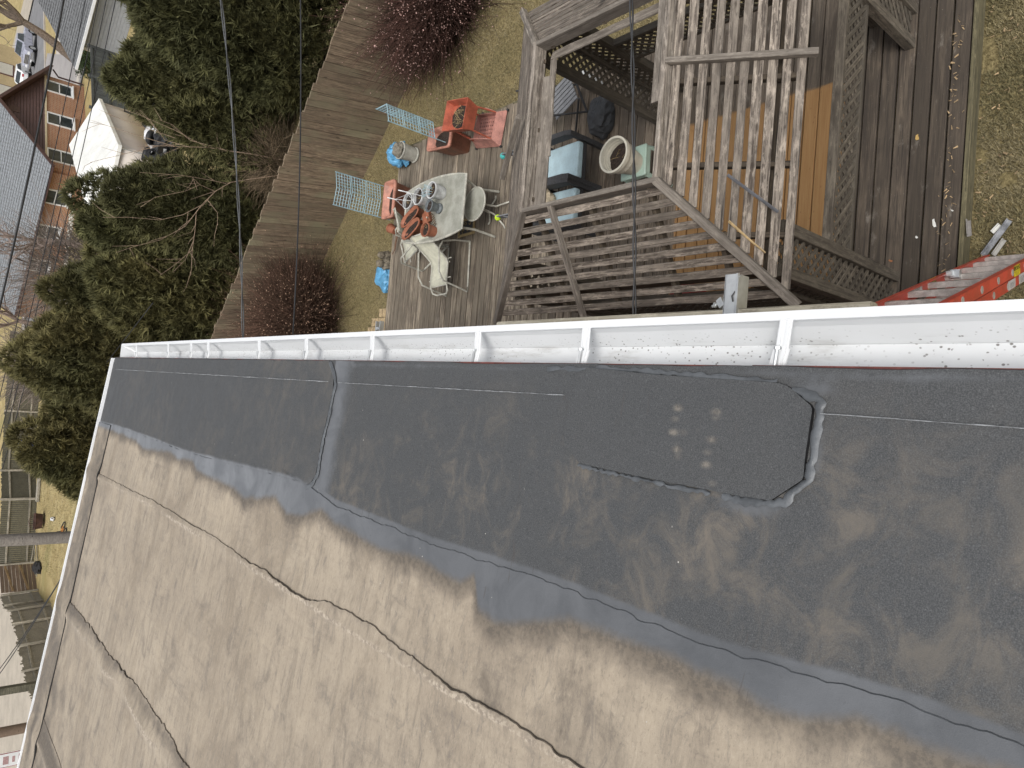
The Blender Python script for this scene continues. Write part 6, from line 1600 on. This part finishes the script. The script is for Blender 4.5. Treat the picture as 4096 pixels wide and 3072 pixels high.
# hedge
def hedge():
    g = np.random.default_rng(61); n = 5200; t = thing('hedge', 'low green hedge at the garage corner above the garden path', 'hedge', (22.0, 58.0, ZF))
    P = g.uniform(-1, 1, (n, 3)) * np.array([2.4, 1.0, .5]) + [0, 0, .5]; d = g.normal(0, 1, (n, 3)); d /= np.linalg.norm(d, axis=1)[:, None]; s_ = np.cross(d, g.normal(0, 1, (n, 3))); s_ /= np.linalg.norm(s_, axis=1)[:, None]
    V = np.stack([P - s_ * .03, P + s_ * .03, P + d * .16], 1).reshape(-1, 3); an = .95; V[:, :2] = V[:, :2] @ np.array([[math.cos(an), math.sin(an)], [-math.sin(an), math.cos(an)]])
    c = np.repeat(np.array([.035, .055, .022]) * g.uniform(.4, 1.6, (n, 1)), 3, 0)
    link('foliage', np_mesh('foliage', V, np.arange(3 * n).reshape(-1, 3), LEAFM, c), t)
hedge()
# yellow brick house over the road
YB = brick_mat('yellow_brick', (.50, .38, .19), (.43, .32, .15), (.55, .46, .30), (rd.x, rd.y))
yh = rc + rn * 17 + rd * 7
yl = thing('yellow_house', 'yellow brick house across the street at the top left corner', 'house', (yh.x, yh.y, ZF))
YB0 = Vector((yh.x, yh.y, ZF)); Mx = Matrix(((rd.x, rn.x, 0), (rd.y, rn.y, 0), (0, 0, 1)))
mb = MB(); mb.box((0, 0, 2.6), (26, 8, 5.2), M=Mx); mb.build('wall', YB, yl)
WREST = plain('window_brown', (.12, .05, .045), .5)
for s_ in (-9, -5.0, -1.0, 3.5, 8): 
    wd = node('window', yl); c = rd * s_ - rn * 4.03
    mb = MB(); mb.box(Vector((c.x, c.y, 1.9)), (2.4, .1, 1.6), M=Mx); mb.build('frame', WREST, wd)
    mb = MB(); mb.box(Vector((c.x, c.y, 1.9)) - rn * .04, (2.1, .08, 1.3), M=Mx); mb.build('pane', CPOT if s_ > 3 else GLASSD, wd)
mb = MB(); mb.box((0, 0, 5.35), (27.5, 9.5, .3), M=Mx); mb.build('roof', SHINGLE, yl)
for s_ in (-6.5, 1.2): c = rd * s_ - rn * 4.2; mb = MB(); mb.tube([Vector((c.x, c.y, 0)), Vector((c.x, c.y, 5))], .09, 8); mb.build('downpipe', CREAMT, yl)

# cars
def car(name, label, loc, rz, body, kind, group='cars parked along the street'):
    """local X forward"""
    t = thing(name, label, 'car' if kind != 'pickup' else 'pickup truck', loc, rz, group)
    if kind == 'pickup':
        side = [(-2.8, .45), (-2.8, 1.15), (-.9, 1.15), (-.75, 1.85), (.55, 1.87), (1.15, 1.28), (2.55, 1.18), (2.75, 1.0), (2.75, .42)]; cab = [(-.70, 1.22), (-.62, 1.76), (.50, 1.78), (1.02, 1.26)]; w = .98; ax = (-1.75, 1.80); rw = .42
    else:
        side = [(-2.25, .35), (-2.28, .85), (-1.75, .98), (-1.05, 1.40), (.35, 1.44), (1.05, .98), (2.05, .85), (2.25, .62), (2.25, .32)]; cab = [(-1.45, 1.0), (-.98, 1.33), (.30, 1.37), (.88, .99)]; w = .88; ax = (-1.35, 1.4); rw = .33
    def hw(z, z1): return w * (1 - .16 * max(0, z - 1.0) / .8)
    k = len(side)
    V = [(x, hw(z, 0), z) for x, z in side] + [(x, -hw(z, 0), z) for x, z in side]
    F = [tuple(range(k)), tuple(range(2 * k - 1, k - 1, -1))] + [(i, k + i, k + (i + 1) % k, (i + 1) % k) for i in range(k)]
    mb = MB(); mb.add(V, F); mb.build('body', body, t, bevel=.06, smooth=True)
    for s_ in (-1, 1):
        mb = MB(); kk = len(cab); mb.add([(x, s_ * (hw(z, 0) + .004), z) for x, z in cab] + [(x, s_ * (hw(z, 0) - .02), z) for x, z in cab], [tuple(range(kk)), tuple(range(2 * kk - 1, kk - 1, -1))] + [(i, kk + i, kk + (i + 1) % kk, (i + 1) % kk) for i in range(kk)]); mb.build('side_window', GLASSD, t)
    a, b = (side[5], side[4]); c, d = (side[3], side[2])
    for (p, q) in ((a, b), (d, c)):
        p3, q3 = Vector((p[0], 0, p[1])), Vector((q[0], 0, q[1])); nn = Vector((-(q3 - p3).z, 0, (q3 - p3).x)); nn = nn if nn.z > 0 else -nn; nn.normalize()
        mb = MB(); mb.add([p3.lerp(q3, f) + Vector((0, s_ * (w - .16 - .08 * f), 0)) + nn * .012 for f, s_ in ((.08, -1), (.08, 1), (.92, 1), (.92, -1))], [(0, 1, 2, 3)]); mb.build('windscreen', GLASSD, t)
    for x in ax:
        for s_ in (-1, 1):
            wh = node('wheel', t)
            mb = MB(); mb.tube([(x, s_ * (w - .20), rw), (x, s_ * (w + .015), rw)], rw, 18); mb.build('tyre', BLACK, wh, smooth=True)
            mb = MB(); mb.tube([(x, s_ * (w + .016), rw), (x, s_ * (w + .03), rw)], rw * .62, 14); mb.build('rim', ALU, wh, smooth=True)
    REDL = bpy.data.materials.get('tail_lamp') or plain('tail_lamp', (.45, .01, .02), .3)
    for s_ in (-1, 1):
        mb = MB(); mb.box((side[0][0] - .01, s_ * (w - .2), .85), (.06, .32, .16)); mb.build('tail_light', REDL, t)
        mb = MB(); mb.box((side[-1][0] + .0, s_ * (w - .2), .80 if kind == 'pickup' else .64), (.08, .34, .2)); mb.build('headlight', PAINT_W, t)
    if kind == 'pickup':
        mb = MB(); mb.box((2.76, 0, .88), (.06, 1.1, .42)); gl = mb.build('grille', CHROME, t)
        for i in range(3): mb = MB(); mb.box((2.80, 0, .76 + .12 * i), (.03, 1.0, .05)); mb.build('grille_bar', DARKMET, gl)
        mb = MB(); mb.box((2.80, 0, .52), (.16, 1.9, .18)); mb.build('bumper', CHROME, t)
        mb = MB(); mb.box((2.885, 0, .5), (.01, .3, .12)); mb.build('plate', PAINT_W, t)
    else:
        mb = MB(); mb.box((-2.28, 0, .62), (.03, .36, .14)); mb.build('plate', PAINT_W, t)
    return t
CHROME = plain('chrome', (.75, .76, .78), .18, .05, 4, metal=1.0)
CARW = plain('white_car_paint', (.78, .79, .80), .25, .04, 2)
CARD = plain('dark_blue_paint', (.05, .055, .08), .25, .1, 2)
rdz = math.atan2(rd.y, rd.x)
car('pickup_truck', 'dark pickup truck with chrome grille facing the camera behind the bare tree', (35.2, 96.0, ZF + .03), rdz + math.pi * 1.02, plain('silver_blue_paint', (.34, .35, .42), .3, .1, 2), 'pickup')
car('sedan', 'white sedan with red tail lights, nearest the brick house gable', (33.0, 99.0, ZF + .03), rdz + .25, CARW, 'sedan')
car('sedan', 'white car further up the street at the left edge', (40.2, 126.5, ZF + .15), rdz + .3, CARW, 'sedan')
car('sedan', 'silver car beyond the white sedan at the left edge', (44.6, 131.0, ZF + .15), rdz + math.pi, plain('silver_paint', (.5, .5, .5), .3), 'sedan')
# far wires: azimuth/elevation pairs turned into real spans
def span(label, p, q, r, sag):
    P = [Vector(p), Vector(q)]; pts = []
    for i in range(21):
        t = i / 20; v = P[0].lerp(P[1], t); v.z -= sag * 4 * t * (1 - t); pts.append(v)
    mb = MB(); mb.tube([v - pts[0] for v in pts], r, 5); o = mb.build('overhead_wire', CABLE, None, pts[0]); tag(o, label, 'wire', 'overhead wires across the back yards')
span('thick black overhead cable, leftmost of the wires in front of the brick house', (13.6, 26.3, 3.55), (-3.5, 30.0, 4.75), .035, .12)
for i, (x0, z0_, z1_) in enumerate(((11.2, 3.62, 4.62), (10.8, 3.36, 4.40), (10.4, 3.22, 4.30), (10.0, 3.05, 4.16))):
    span(['thin overhead wire next to the thick black cable', 'second thin overhead wire counting from the thick cable', 'third thin overhead wire counting from the thick cable', 'thin overhead wire farthest from the thick cable, nearest the garage gutter'][i], (x0, 21.5, z0_), (-3.0, 24.5, z1_), .011, .08)
for i, (a, b) in enumerate((((-7.4, 20.0, 4.35), (-3.2, 14.5, 3.9)), ((-7.2, 20.2, 4.25), (-3.4, 15.5, 3.7)))):
    span(['dark wire slanting over the brown fence panel toward the roof edge, upper one', 'dark wire slanting over the brown fence panel toward the roof edge, lower one'][i], a, b, .010, .05)
span('thin grey guy wire slanting across the olive evergreens to the blue bin', (1.3, 14.0, 3.2), (-3.1, 33.0, 2.2), .009, .02)
